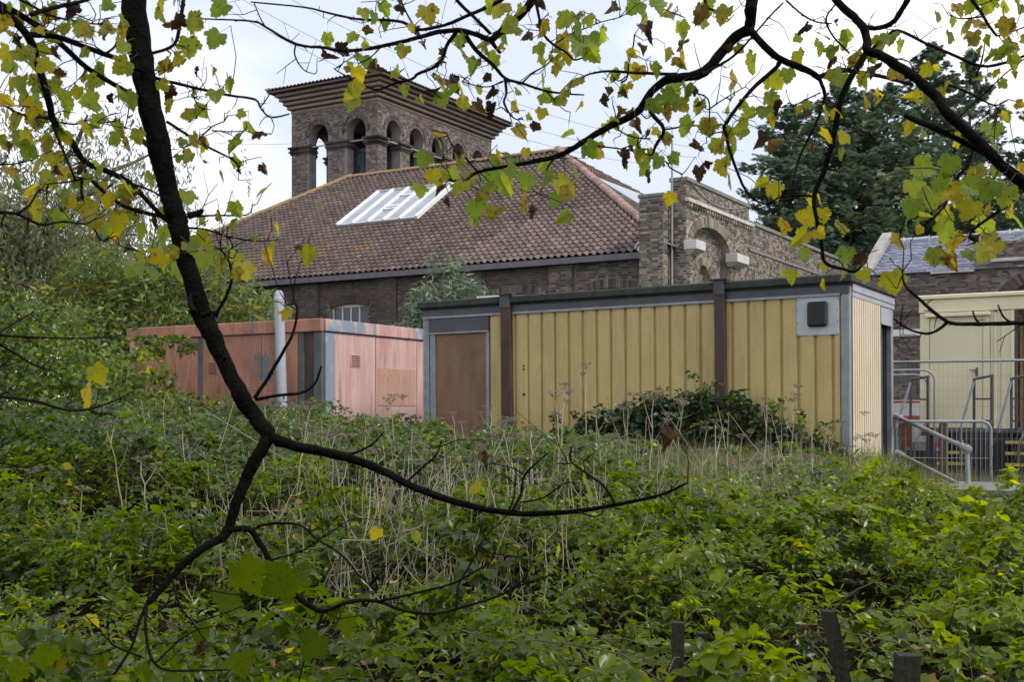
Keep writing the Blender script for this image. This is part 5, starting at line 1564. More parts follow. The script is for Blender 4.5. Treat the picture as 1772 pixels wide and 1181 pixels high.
def hogweed(h, kind, seedhead=True):
    """A dead umbellifer: ribbed stem, side branches, flat heads of rays."""
    stem = MB(); heads = MB()
    n = 7
    pts = [(random.gauss(0, .012) * k / n * h, random.gauss(0, .012) * k / n * h, h * k / n) for k in range(n + 1)]
    stem.tube(pts, [.0085 - .0045 * k / n for k in range(n + 1)], 6, tint=random.uniform(.45, .95), cap=False)
    tips = [(pts[-1], 1.0)]
    for b in range(random.randint(1, 3)):
        k = random.randint(3, 6); a = random.uniform(0, 2 * PI); L = h * random.uniform(.16, .30)
        e = (pts[k][0] + math.cos(a) * L * .6, pts[k][1] + math.sin(a) * L * .6, pts[k][2] + L * .9)
        stem.tube([pts[k], ((pts[k][0] + e[0]) / 2 + math.cos(a) * .02, (pts[k][1] + e[1]) / 2, (pts[k][2] + e[2]) / 2 - .01), e], [.004, .003, .0025], 5, tint=.7, cap=False)
        tips.append((e, .7))
    if seedhead:
        for (tx, ty, tz), s in tips:
            for r in range(11):
                a = 2 * PI * r / 11 + random.uniform(-.2, .2); rr = s * random.uniform(.03, .085)
                e = (tx + math.cos(a) * rr, ty + math.sin(a) * rr, tz + s * random.uniform(.035, .075))
                heads.tube([(tx, ty, tz), e], [.0016, .0012], 4, tint=.6, cap=False)
                for m_ in range(5):
                    c = Vector(e) + Vector((random.gauss(0, .011), random.gauss(0, .011), random.gauss(.004, .004)))
                    g = random.uniform(.004, .008)
                    heads.add([c + Vector((g, 0, 0)), c + Vector((-g * .5, g, 0)), c + Vector((-g * .5, -g, 0)), c + Vector((0, 0, g)), c - Vector((0, 0, g))], [(0, 1, 3), (1, 2, 3), (2, 0, 3), (1, 0, 4), (2, 1, 4), (0, 2, 4)], tint=random.random())
    return stem.mesh('stem', M['dead'], True), heads.mesh('seed_head', M['seed']) if seedhead else None

HOG = [hogweed(1.0, k) for k in range(6)]
hog_spots = [(217, 742, 900, 10.2), (325, 745, 870, 11.5), (510, 880, 980, 9.0), (545, 905, 960, 9.6), (452, 700, 860, 11.0), (505, 710, 880, 10.6), (970, 690, 900, 11.4), (968, 672, 830, 15.5), (1015, 640, 790, 17.5),
             (1046, 715, 850, 13.6), (1078, 705, 870, 13.2), (1120, 690, 880, 13.0), (1170, 705, 880, 13.4), (1240, 735, 870, 14.2), (1318, 700, 850, 15.2), (1280, 760, 880, 12.8), (1365, 690, 830, 16.4), (640, 755, 930, 9.4),
             (690, 700, 860, 12.0), (668, 690, 800, 18.4), (790, 720, 800, 16.8), (800, 735, 800, 17.2), (870, 760, 950, 9.8), (880, 765, 950, 10.0), (893, 740, 900, 12.5), (905, 800, 940, 10.2), (925, 745, 880, 13.0), (985, 790, 930, 10.8),
             (745, 790, 920, 9.9), (600, 800, 930, 9.6), (575, 760, 900, 10.4), (815, 800, 930, 10.6), (855, 710, 810, 16.0), (1210, 745, 850, 14.6), (1425, 745, 850, 15.6), (1480, 760, 860, 15.8), (40, 820, 940, 9.6), (130, 850, 960, 9.2), (262, 800, 930, 9.8), (1505, 720, 830, 16.8)]
for i, (u, vt, vb, Y) in enumerate(hog_spots):
    p = at(u, vb, Y); top = at(u, vt, Y)
    z0 = min(p.z, float(ground_z(p.x, Y)) + .15)
    h = max(.35, top.z - z0)
    where = 'left part' if u < 620 else ('middle' if u < 1000 else 'right part')
    t = thing('dead_hogweed', {'left part': 'dead brown hogweed stalk with seed heads among the brambles left of the vent pipe', 'middle': 'dead brown hogweed stalk with seed heads below the boarded door and pink cabin end', 'right part': 'dead brown hogweed stalk with seed heads before the mustard cladding'}[where],
              'dead plant', (p.x, Y, z0), random.uniform(0, 6), {'left part': 'dead hogweed stalks left of the vent pipe', 'middle': 'dead hogweed stalks below the boarded door', 'right part': 'dead hogweed stalks before the mustard cladding'}[where])
    t.scale = (1, 1, h); t.rotation_euler = (random.gauss(0, .07), random.gauss(0, .09), random.uniform(0, 6))
    s_, hd = HOG[i % 6]
    link('stem', s_, t)
    o = link('seed_head', hd, t, 'stuff')
t = None

# ivy and bramble mound against the mustard cabin
IVY = thing('ivy_mound', 'dark ivy and bramble mound piled against the front of the mustard cabin', 'bush', (2.75, 18.9, .92), 0)
mound = []
for u, v, rx, rz_ in ((960, 768, .34, .12), (995, 755, .34, .18), (1030, 742, .34, .20), (1065, 730, .32, .24), (1095, 716, .26, .24), (1125, 724, .34, .30), (1150, 700, .22, .18), (1165, 715, .28, .28), (1200, 704, .24, .26), (1225, 694, .18, .22),
                      (1245, 712, .26, .34), (1285, 692, .16, .18), (1300, 718, .26, .28), (1335, 736, .26, .22), (1370, 752, .26, .20), (1405, 768, .28, .16), (1440, 780, .28, .14), (1470, 792, .22, .12), (1120, 755, .5, .26), (1200, 752, .5, .28), (1280, 758, .5, .24), (1040, 765, .4, .16), (1350, 775, .4, .16)):
    # stand each lump against the cabin front
    k_ = (u - CX) / F_PX
    tt = None
    ox, oy = 5.42, 19.1
    s_ = (k_ * oy - ox) / (R1[0] - k_ * R1[1])
    X_, Y_ = ox + R1[0] * s_ - E2[0] * .28, oy + R1[1] * s_ - E2[1] * .28
    Z_ = EYE + (HORIZON - v) / F_PX * Y_
    mound.append((X_ - 2.75, Y_ - 18.9, Z_ - .92, rx, .24, rz_))
crown_cloud('foliage', mound, 330, LEAF_HI, .12, M['ivy'], IVY, tilt=.7, shell=.30)
for k in range(26):
    m_ = random.choice(mound); q = MB(); a = (m_[0] + random.gauss(0, .1), m_[1] - .1, m_[2] + m_[5] * .6); b = (a[0] + random.gauss(0, .22), a[1] - random.uniform(0, .15), a[2] + random.uniform(.08, .34))
    limb(q, a, b, .005, .002, sag=-.1); q.build('shoot', M['cane'], IVY)
    crown_cloud('shoot_leaves', [(b[0], b[1], b[2] - .03, .10, .07, .10)], 420, LEAF_HI, .085, M['bramble_far'], IVY, tilt=.6, shell=.2)
for k in range(10):
    m_ = random.choice(mound); q = MB()
    limb(q, (m_[0], m_[1], -.1), (m_[0] + random.gauss(0, .3), m_[1] - .05, m_[2] + m_[5] * random.uniform(.6, 1.2)), .008, .003); q.build('stem', M['cane'], IVY)
# brambles climbing the left end of the pink cabin
CLB = thing('climbing_bramble', 'bramble sprays climbing over the left corner of the pink cabin', 'bush', (-7.3, 22.6, 1.1), 0)
lump = []
for u, v, rx, rz_ in ((235, 640, .45, .5), (262, 600, .30, .26), (300, 588, .34, .12), (320, 600, .2, .16), (215, 700, .7, .5), (290, 690, .5, .26), (345, 705, .5, .22), (180, 660, .6, .6), (275, 655, .3, .2)):
    p = at(u, v, 23.2 if u > 240 else 22.6); lump.append((p.x + 7.3, p.y - 22.6 + .2, p.z - 1.1, rx, .3, rz_))
crown_cloud('foliage', lump, 260, LEAF_LO, .12, M['bramble_far'], CLB, tilt=.7, shell=.3)
for k in range(6):
    q = MB(); a = random.choice(lump); limb(q, (a[0], a[1] - .1, -.2), (a[0] + random.gauss(.2, .3), a[1], a[2] + .1), .01, .004); q.build('stem', M['cane'], CLB)

# wooden stakes in the foreground
for lab, u, vt, Y, w_, lean in (('grey wooden stake at the bottom edge, leftmost of the four', 1173, 1078, 5.2, .052, .0), ('short dark stake half hidden by leaves, just right of the leftmost stake', 1216, 1096, 5.7, .050, .02),
                                ('tallest grey stake leaning to the left, bark split along it', 1432, 1058, 5.2, .060, -.22), ('short thick stake with a flat damp top, rightmost of the four', 1570, 1134, 4.6, .082, .03)):
    p = at(u, vt, Y); z0 = float(ground_z(p.x, Y)) - .1
    s_ = MB(); h = p.z - z0
    P = []
    for k in range(5):
        z = h * k / 4; c = -lean * h * (1 - k / 4) * -1
        j = lambda: random.uniform(-.003, .003)
        off = lean * (z - h)
        P += [(-w_ / 2 + off + j(), -w_ * .4 + j(), z), (w_ / 2 + off + j(), -w_ * .4 + j(), z), (w_ / 2 + off + j(), w_ * .4 + j(), z), (-w_ / 2 + off + j(), w_ * .4 + j(), z + (0.006 if k == 4 else 0))]
    fc = [(0, 3, 2, 1), (16, 17, 18, 19)]
    for k in range(4):
        for e in range(4):
            a, b = k * 4 + e, k * 4 + (e + 1) % 4
            fc.append((a, b, b + 4, a + 4))
    s_.add(P, fc)
    o = s_.build('wooden_stake', M['stake']); o.location = (p.x, Y, z0)
    tag(o, lab, 'stake', 'wooden stakes at the bottom right')


WEED = thing('weed_clump', 'tall green weeds in front of the steps at the right edge', 'weeds', (8.55, 20.0, .35), 0)
for k in range(14):
    q = MB(); limb(q, (random.gauss(0, .25), random.gauss(0, .15), 0), (random.gauss(.05, .35), random.gauss(0, .2), random.uniform(.7, 1.7)), .008, .003, n=5); q.build('stem', M['cane'], WEED)
crown_cloud('foliage', [(.2, 0, .35, .35, .3, .4), (.35, 0, .9, .25, .25, .5), (-.3, -.3, .08, .5, .4, .16), (.38, .1, 1.2, .2, .2, .4)], 110, LANCE, .13, M['shrub'], WEED, shell=.1, droop=.5)
# ================================================================== the two sycamores that frame the view
def catmull(P, n=4):
    out = []
    for i in range(len(P) - 1):
        p0, p1, p2, p3 = P[max(i - 1, 0)], P[i], P[i + 1], P[min(i + 2, len(P) - 1)]
        for k in range(n):
            t = k / n
            out.append(0.5 * ((2 * p1) + (-p0 + p2) * t + (2 * p0 - 5 * p1 + 4 * p2 - p3) * t * t + (-p0 + 3 * p1 - 3 * p2 + p3) * t ** 3))
    out.append(P[-1])
    return out


def branch(parent, name, pix, d0, d1, w0, w1, samples, n=7, knobs=0.0, material='twig', widths=None):
    P, Wd = [], []
    K = len(pix)
    for i, (u, v) in enumerate(pix):
        t = i / max(1, K - 1)
        d = d0 + (d1 - d0) * t + (random.uniform(-.012, .012) if 0 < i < K - 1 else 0)
        p = at(u, v, d)
        P.append(p)
        w = widths[i] if widths else w0 + (w1 - w0) * t
        Wd.append(w * .90 / F_PX * d / 2)
    Q = catmull(P, 4)
    R = [Wd[min(int(k / 4), K - 1)] + (Wd[min(int(k / 4) + 1, K - 1)] - Wd[min(int(k / 4), K - 1)]) * ((k % 4) / 4) for k in range(len(Q))]
    q = MB()
    R2 = [r * (1 + random.uniform(-knobs, knobs)) for r in R]
    Q2 = [p + Vector((random.gauss(0, .06), random.gauss(0, .06), random.gauss(0, .06))) * r * (1 if 0 < i < len(Q) - 1 else 0) for i, (p, r) in enumerate(zip(Q, R))]
    q.tube(Q2, R2, n, rough=knobs)
    # buds and short spurs
    L = 0
    for i in range(2, len(Q) - 1):
        if R[i] < .02 and random.random() < .30:
            a = Vector((random.gauss(0, 1), random.gauss(0, .6), random.gauss(0, 1))).normalized()
            ln = random.uniform(.008, .028)
            q.tube([Q2[i], Q2[i] + a * ln], [max(.0014, R[i] * .45), .0012], 5)
    samples += [(p, r) for p, r in zip(Q2, R2)]
    return q.build(name, M[material], parent, True)


# leaf shapes: five lobes, toothed, then cupped, folded or crumpled
HALF = [(.10, -.10), (.28, -.16), (.44, -.06), (.42, .05), (.54, .10), (.49, .20), (.66, .34), (.59, .41), (.55, .54), (.43, .51), (.35, .52), (.38, .65), (.28, .71), (.25, .84), (.12, .88)]
OUT = [(0, .0)] + HALF + [(0, 1.02)] + [(-x, y) for x, y in reversed(HALF)]
def sycamore_leaf(style, rnd):
    q = MB()
    rn = random.Random(rnd)
    ph = rn.uniform(0, 6)
    asym = rn.uniform(.9, 1.1)
    def warp(x, y):
        x = x * asym
        z = 0
        if style == 'flat':
            z = .05 * math.sin(5 * x + ph) + .05 * math.sin(4 * y + ph) - .12 * max(0, y - .3) ** 2 - .04 * abs(x)
        elif style == 'cup':
            z = .28 * x * x - .26 * max(0, y - .25) ** 2 + .06 * math.sin(7 * x + ph)
        elif style == 'fold':
            z = .62 * abs(x) - .30 * max(0, y - .3) ** 2 + .05 * math.sin(7 * y + ph); x = x * .70
        else:
            z = .80 * abs(x) * (.6 + .5 * math.sin(3 * y + ph)) - .75 * max(0, y - .35) ** 2 + .10 * math.sin(9 * x + ph) ; x = x * (.50 + .12 * math.sin(6 * y + ph)); y = y * .88
        return (x, -z, -y)
    inner = [(0, .30)] 
    vs = [warp(x * (1 + rn.uniform(-.06, .06)), y + rn.uniform(-.012, .012)) for x, y in OUT] + [warp(0, .30)]
    c = len(OUT)
    q.add(vs, [(i, (i + 1) % c, c) for i in range(c)], .5, 0)
    # stalk
    bend = rn.uniform(-.35, .35)
    q.tube([(0, 0, 0), (bend * .15, .02, .18), (bend * .45, .06, .42), (bend * .9, .10, .70)], [.013, .011, .011, .014], 4, mi=1, cap=False)
    return q, (bend * .9, .10, .70)


STYLES = {'g': ['flat', 'flat', 'cup', 'cup', 'fold'], 'm': ['flat', 'cup', 'cup', 'fold'], 'y': ['flat', 'cup', 'fold'], 'b': ['crump', 'crump', 'fold', 'crump'], 'd': ['flat', 'cup']}
LEAVES = {}
for kind_, sts in STYLES.items():
    LEAVES[kind_] = []
    for i, st in enumerate(sts):
        q, tip = sycamore_leaf(st, i * 13 + ord(kind_))
        LEAVES[kind_].append((q.mesh('leaf', [M['leaf_' + kind_], M['petiole']]), Vector(tip)))


def hang_leaves(tree, text, d0, d1, samples, base=39, limit=300):
    """One leaf per entry 'u,v,kind[,pixels]'; its stalk is tied back to the nearest bough by a thin twig."""
    tw = MB(); made = 0
    for tok in text.split():
        f_ = tok.split(',')
        u, v, kd = float(f_[0]), float(f_[1]), f_[2]
        px = float(f_[3]) if len(f_) > 3 else base * random.uniform(.84, 1.16)
        c0 = at(u, v, (d0 + d1) / 2)
        near = min(samples, key=lambda s: ((s[0].x - c0.x) ** 2 + (s[0].z - c0.z) ** 2 + .15 * (s[0].y - c0.y) ** 2))[0]
        d = min(max(near.y + random.uniform(-.22, .22), d0 - .4), d1 + .4)
        s = px * .78 / F_PX * d
        me, tip = random.choice(LEAVES[kd])
        yaw_ = random.gauss(0, .85); roll = random.gauss(0, .7); til = random.gauss(-.15, .38)
        if kd == 'b': til = random.gauss(0, .5); roll = random.gauss(0, .7)
        rot = Matrix.Rotation(yaw_, 4, 'Z') @ Matrix.Rotation(roll, 4, 'Y') @ Matrix.Rotation(til, 4, 'X')
        c = at(u, v, d)
        origin = c - rot @ Vector((0, 0, -.42 * s))
        o = link('leaf', me, tree, loc=origin, rot=rot.to_euler(), scale=s)
        made += 1
        e = origin + rot @ (tip * s)
        b = min(samples, key=lambda q_: (q_[0] - e).length_squared)[0]
        dist = (b - e).length
        if .012 < dist < .45:
            mid = b.lerp(e, .55) + Vector((random.gauss(0, .10), random.gauss(0, .1), random.uniform(-.02, .12))) * dist
            tw.tube([b, b.lerp(mid, .5) + Vector((random.gauss(0, .05), 0, random.gauss(0, .05))) * dist, mid, e], [.0022, .0018, .0016, .0013], 5, cap=False)
    # bare side twigs, forked
    thin = [s for s in samples if s[1] < .012]
    for k in range(80):
        a = random.choice(thin)[0]
        v_ = Vector((random.gauss(0, 1), random.gauss(0, .5), random.gauss(.1, .8))).normalized(); ln = random.uniform(.03, .13)
        m_ = a + v_ * ln * .55 + Vector((random.gauss(0, .012), 0, random.gauss(0, .012))); e = a + v_ * ln + Vector((random.gauss(0, .02), 0, random.gauss(.01, .02)))
        tw.tube([a, m_, e], [.0020, .0016, .0011], 5, cap=False)
        f = m_ + Vector((random.gauss(0, .05), random.gauss(0, .03), random.gauss(.01, .05)))
        tw.tube([m_, f], [.0013, .0009], 4, cap=False)
    tw.build('twigs', M['twig'], tree, True, kind='stuff')


SYC = thing('sycamore_tree', 'dark sycamore bough slanting down the left side with turning leaves', 'tree', (0, 0, 0))
S1 = []
LIMB = [(196, -190, 52), (212, -90, 51), (228, -20, 50), (236, 50, 51), (248, 120, 49), (262, 190, 48), (276, 260, 48), (292, 330, 46), (304, 372, 50), (312, 410, 45), (324, 455, 44), (338, 505, 43), (350, 545, 50), (364, 575, 46), (382, 615, 39), (402, 655, 37), (420, 690, 43), (442, 722, 38), (460, 745, 38), (468, 762, 30)]
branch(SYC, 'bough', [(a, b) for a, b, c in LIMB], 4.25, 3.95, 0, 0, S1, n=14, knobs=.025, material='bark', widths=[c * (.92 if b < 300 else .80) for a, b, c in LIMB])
LB = [  # (points, depth start, depth end, width start, width end)
    ('466,755 446,790 426,830 410,870 396,912 383,938', 3.95, 3.92, 28, 19), ('386,930 345,955 310,985 280,1020 255,1045', 3.92, 3.85, 16, 12),
    ('256,1043 240,1080 228,1120 198,1168', 3.85, 3.80, 9, 5), ('254,1046 252,1090 262,1140 285,1160 330,1162 400,1160', 3.85, 3.8, 8, 3), ('262,1140 240,1175 225,1200', 3.82, 3.8, 5, 3),
    ('394,918 430,917 452,945 475,985 505,1025 540,1052 562,1061', 3.92, 3.85, 13, 9), ('560,1060 545,1100 525,1150 515,1190', 3.85, 3.8, 7, 3),
    ('560,1060 600,1044 650,1041 700,1058 750,1063 800,1052 860,1033 910,1010 965,993', 3.85, 3.7, 9, 4), ('655,1042 720,1027 780,1012 822,990 850,972 858,940', 3.8, 3.72, 6, 3),
    ('790,1055 793,1015 810,985 840,930 862,908 878,892', 3.76, 3.9, 5, 3), ('830,945 850,958 900,966 930,985', 3.8, 3.74, 3, 2), ('865,1032 905,1005 918,980', 3.74, 3.7, 4, 2),
    ('445,912 480,906 520,910 550,935 590,960 625,1000 650,1022', 3.9, 3.8, 6, 3), ('470,970 520,955 560,930 600,903', 3.88, 3.84, 4, 2), ('640,1012 660,990 678,970', 3.8, 3.78, 3, 2),
    ('298,1002 312,1050 335,1080 362,1115 410,1142', 3.88, 3.8, 5, 2), ('338,1078 380,1065 420,1050', 3.85, 3.8, 3, 2), ('318,1000 350,1018 390,1028 425,1030', 3.88, 3.84, 4, 2), ('283,990 262,1010 256,1040', 3.87, 3.85, 4, 4),
    ('268,1150 310,1110 345,1090 400,1082', 3.82, 3.78, 4, 2), ('250,1140 200,1120 185,1105 160,1080 130,1048', 3.82, 3.76, 5, 2), ('190,1112 186,1080 194,1040', 3.8, 3.78, 3, 2), ('200,1122 160,1135 120,1125', 3.8, 3.78, 3, 2),
    ('345,952 335,930 330,905', 3.9, 3.88, 4, 2),
    ('466,756 500,770 560,783 610,795 660,815 720,845 790,870 860,885 920,890 1000,885 1060,875 1110,865 1150,855 1190,836', 3.95, 3.55, 21, 4),
    ('475,770 540,782 600,787 640,772 664,748', 3.93, 3.85, 7, 3), ('705,834 735,806 755,788 764,762', 3.83, 3.78, 5, 3), ('886,886 902,855 906,826 928,802 950,784', 3.72, 3.66, 6, 3), ('905,822 885,810 848,802', 3.72, 3.7, 3, 2),
    ('878,888 888,866 890,840 872,820', 3.73, 3.7, 4, 2), ('1064,872 1045,842 1012,818 988,798 989,774', 3.64, 3.6, 6, 3), ('988,803 963,803', 3.62, 3.6, 3, 2), ('900,870 940,862 975,838 995,836', 3.7, 3.66, 4, 2), ('1000,886 1030,895 1045,884', 3.65, 3.62, 4, 2), ('1108,864 1095,850 1088,840', 3.6, 3.6, 3, 2),
    ('440,690 462,658 488,612 508,575 514,530 498,528', 3.98, 3.9, 9, 4), ('442,692 480,685 522,680 545,664 556,634', 3.98, 3.9, 7, 4), ('372,548 392,512 401,482 396,452 382,432', 4.05, 4.0, 8, 4),
    ('-30,-10 0,14 46,59 64,103 85,178 94,210 124,245 149,281 199,302 228,320 274,368 292,385', 3.7, 4.12, 17, 8), ('140,270 149,299 178,331 213,356 249,368 285,375', 4.0, 4.12, 8, 9), ('228,318 262,330 285,345', 4.05, 4.1, 5, 3),
    ('-30,-8 0,7 46,32 100,71 142,110 185,139 240,168', 3.7, 4.15, 14, 9), ('46,59 100,64 149,82 199,100 228,114 250,124', 3.78, 4.15, 12, 8), ('262,132 277,137 313,146 356,156 398,165 441,172 452,188 469,203 501,197', 4.2, 4.3, 8, 3), ('452,184 462,170 468,160', 4.28, 4.3, 3, 2),
    ('52,25 89,14 142,2 170,-10', 3.78, 3.9, 9, 7), ('18,-10 60,12 85,26 140,38 175,42', 3.76, 3.9, 6, 3), ('92,217 110,263 124,295 130,310', 3.85, 3.9, 7, 4), ('142,309 142,341 156,377 174,416 190,412', 4.0, 4.05, 6, 3), ('145,310 110,316 84,318', 4.0, 3.95, 4, 2),
    ('-10,368 28,370 71,389 107,384 150,388', 3.8, 3.9, 7, 3), ('30,370 50,356 66,330', 3.82, 3.85, 5, 3), ('12,368 4,380 2,395', 3.8, 3.8, 4, 3), ('0,285 28,283 60,276', 3.8, 3.82, 4, 2), ('-10,170 20,190 45,200 80,205 94,212', 3.75, 3.85, 4, 5), ('36,192 55,172 80,168', 3.8, 3.82, 4, 2),
    ('183,92 200,78 208,40 212,25', 4.1, 4.14, 5, 3), ('75,22 84,30 82,45 72,48', 3.85, 3.87, 3, 2), ('110,4 125,20 145,30 160,35 166,24', 3.86, 3.95, 3, 2), ('94,210 130,215 148,208 165,212', 3.88, 3.95, 4, 2), ('200,205 210,225 218,230', 4.1, 4.12, 4, 2), ('225,167 222,195 216,225', 4.12, 4.1, 4, 2), ('184,212 205,210 217,222', 4.08, 4.1, 3, 2),
    ('288,210 341,244 373,261 402,276 415,290', 4.2, 4.35, 6, 3), ('341,244 366,220 388,210', 4.27, 4.3, 4, 2), ('366,226 400,228 425,226', 4.28, 4.3, 3, 2), ('338,246 322,254 310,255', 4.26, 4.25, 3, 2),
    ('318,376 373,373 427,372 437,356', 4.1, 4.3, 5, 2), ('326,374 345,368 350,362', 4.1, 4.12, 14, 8), ('320,394 359,398 391,409 440,417 480,416', 4.1, 4.25, 5, 2), ('395,410 402,425 398,440', 4.2, 4.22, 3, 2),
    ('262,92 302,76 313,28 317,0 320,-40', 4.2, 4.25, 6, 8), ('285,84 296,92', 4.2, 4.2, 4, 3), ('335,168 345,185 365,190', 4.22, 4.25, 3, 2),
    ('-20,577 30,583 127,586 203,583', 3.6, 3.7, 6, 2), ('-20,585 25,611 59,632 95,643', 3.6, 3.7, 6, 3), ('-5,577 25,560 59,539', 3.6, 3.65, 4, 2), ('22,612 8,632', 3.62, 3.6, 3, 2), ('-20,684 60,695 110,709 151,709 197,695 230,678', 3.55, 3.7, 7, 3), ('150,709 175,716 190,715', 3.66, 3.68, 3, 2), ('-20,800 10,803 46,809 92,792', 3.55, 3.65, 4, 2),
    ('-20,690 10,680 25,668 40,669', 3.56, 3.6, 3, 2), ('350,548 362,542 372,540', 3.98, 3.95, 10, 7), ('384,628 390,618 394,620', 3.95, 3.93, 7, 5), ('335,500 328,522 338,540', 4.05, 4.0, 10, 10),
]
for s_, d0, d1, w0, w1 in LB:
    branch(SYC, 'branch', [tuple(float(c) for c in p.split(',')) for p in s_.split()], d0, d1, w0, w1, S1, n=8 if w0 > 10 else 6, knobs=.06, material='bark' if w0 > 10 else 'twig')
# the stem itself stands beyond the left edge of the view
q = MB()
q.tube([(-3.0, 4.9, -.2), (-2.95, 4.9, .6), (-2.9, 4.85, 2.2), (-2.75, 4.8, 4.2), (-2.6, 4.7, 6.2), (-2.4, 4.6, 8.4)], [.27, .22, .19, .16, .12, .07], 14, rough=.04)
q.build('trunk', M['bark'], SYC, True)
topb = at(196, -190, 4.25)
q = MB(); q.tube([(-2.66, 4.74, 5.2), (-2.1, 4.5, 4.9), topb + Vector((-.14, .04, .35)), topb], [.10, .075, .058, .053], 12, rough=.05); q.build('bough', M['bark'], SYC, True)
for zz, p in ((2.6, at(-30, -10, 3.7)), (2.3, at(-20, 580, 3.6)), (2.5, at(-10, 368, 3.8)), (1.9, at(-20, 684, 3.55)), (1.7, at(-20, 800, 3.55))):
    q = MB(); a = Vector((-2.85, 4.83, zz)); q.tube([a, a.lerp(p, .5) + Vector((0, 0, .06)), p], [.03, .016, .008], 8); q.build('branch', M['bark'], SYC, True)

LEFT_LEAVES = '''89,17,m 121,17,b 279,24,m 296,43,b 112,47,g 143,50,m 184,52,g 212,80,g 210,115,m 179,127,g 147,130,m 156,175,g,46 192,171,b,28 224,175,g,44 97,90,b 100,127,b,36 73,88,g,42 33,93,m 56,114,y,44 76,114,y 33,73,b
15,112,g 19,147,m 37,143,g 60,168,g 112,175,g,48 84,153,g 115,194,g 56,188,y 11,203,y 26,212,m 285,119,m 290,162,b 294,186,m,28 145,91,m,26 17,20,g 37,26,m 186,9,g,30 280,3,y 4,41,m 171,214,g
380,14,g,46 338,39,m,46 304,37,b,42 372,68,g,44 327,82,m,46 284,114,m 341,126,b,26 370,126,g,20 396,148,m,34 334,165,m,42 373,165,g,36 324,199,m,30 338,197,b,24 389,206,g,20 418,197,g,22 412,236,g 436,220,m 444,236,b,30 462,231,b,24 407,254,g 409,279,g,34 414,297,b,18 457,293,b,26 450,334,g,30 409,363,m 405,395,m,38 382,380,m 480,398,y,30 292,185,m 324,341,g
164,217,g,34 158,229,y,36 196,242,g,32 222,249,m,32 228,217,g,24 249,245,b,42 85,252,m,40 46,263,g,46 174,295,g,48 100,295,b,30 82,313,m,42 256,313,m,36 224,334,y 117,345,g,40 50,331,y,42 21,299,m 60,366,y,32 103,379,g,44 206,388,y 203,409,y,46 139,295,b,32
86,251,m 61,362,y,28 116,342,g 109,299,y 173,294,g 221,330,y 190,396,g 201,380,y 231,429,b,34 229,467,g,42 264,472,g,42 290,459,y,44 178,327,m 132,314,g 150,362,m 48,243,y 15,258,b,28 5,248,m 368,429,g 381,458,y 423,469,y,46 351,450,g 440,420,g,28 474,429,y,30 466,446,y,36 533,443,y,46 520,432,b,36
480,538,y,28 494,545,y,30 170,650,y,48 150,686,y,44 838,795,b,38 822,846,y,34 1014,838,g,70 1158,767,b,58 160,1078,y,36 345,1125,b,40 650,925,y,30 720,930,y,26 1240,1000,g,26 966,958,y,34
430,1000,d,86 480,1010,d,80 395,1045,d,66 520,1000,d,66 350,1092,d,60 300,1140,d,60 120,1115,d,60 80,1140,d,56 460,1075,d,60 540,1120,d,64 180,1150,d,60 600,1085,d,50 350,960,d,44 250,1170,d,56 420,1150,d,60 30,1165,d,52
65,143,m 44,171,g 12,176,y 30,238,g 70,208,m 98,148,m 134,160,y,30 22,62,m 63,44,g 8,92,y 105,222,g 66,286,y 92,274,m 34,318,g 190,350,y 168,384,m 244,400,g 216,352,m 260,350,y 282,420,g 300,440,m 330,430,g 348,415,y 270,446,y 246,452,m 312,470,g'''
def more(samples, n, box, kinds):
    """Further small leaves along the thin twigs inside a part of the crown (photograph pixels)."""
    out = []
    thin = [s[0] for s in samples if s[1] < .010]
    while len(out) < n:
        p = random.choice(thin)
        u = CX + F_PX * p.x / p.y + random.gauss(0, 14); v = HORIZON - F_PX * (p.z - EYE) / p.y + random.uniform(0, 34)
        if box[0] < u < box[2] and box[1] < v < box[3]:
            out.append('%.0f,%.0f,%s,%d' % (u, v, random.choice(kinds), random.randint(20, 36)))
    return ' ' + ' '.join(out)
LEFT_LEAVES += more(S1, 70, (-10, -10, 420, 480), 'gggmmyb')
hang_leaves(SYC, LEFT_LEAVES, 3.6, 4.35, S1)

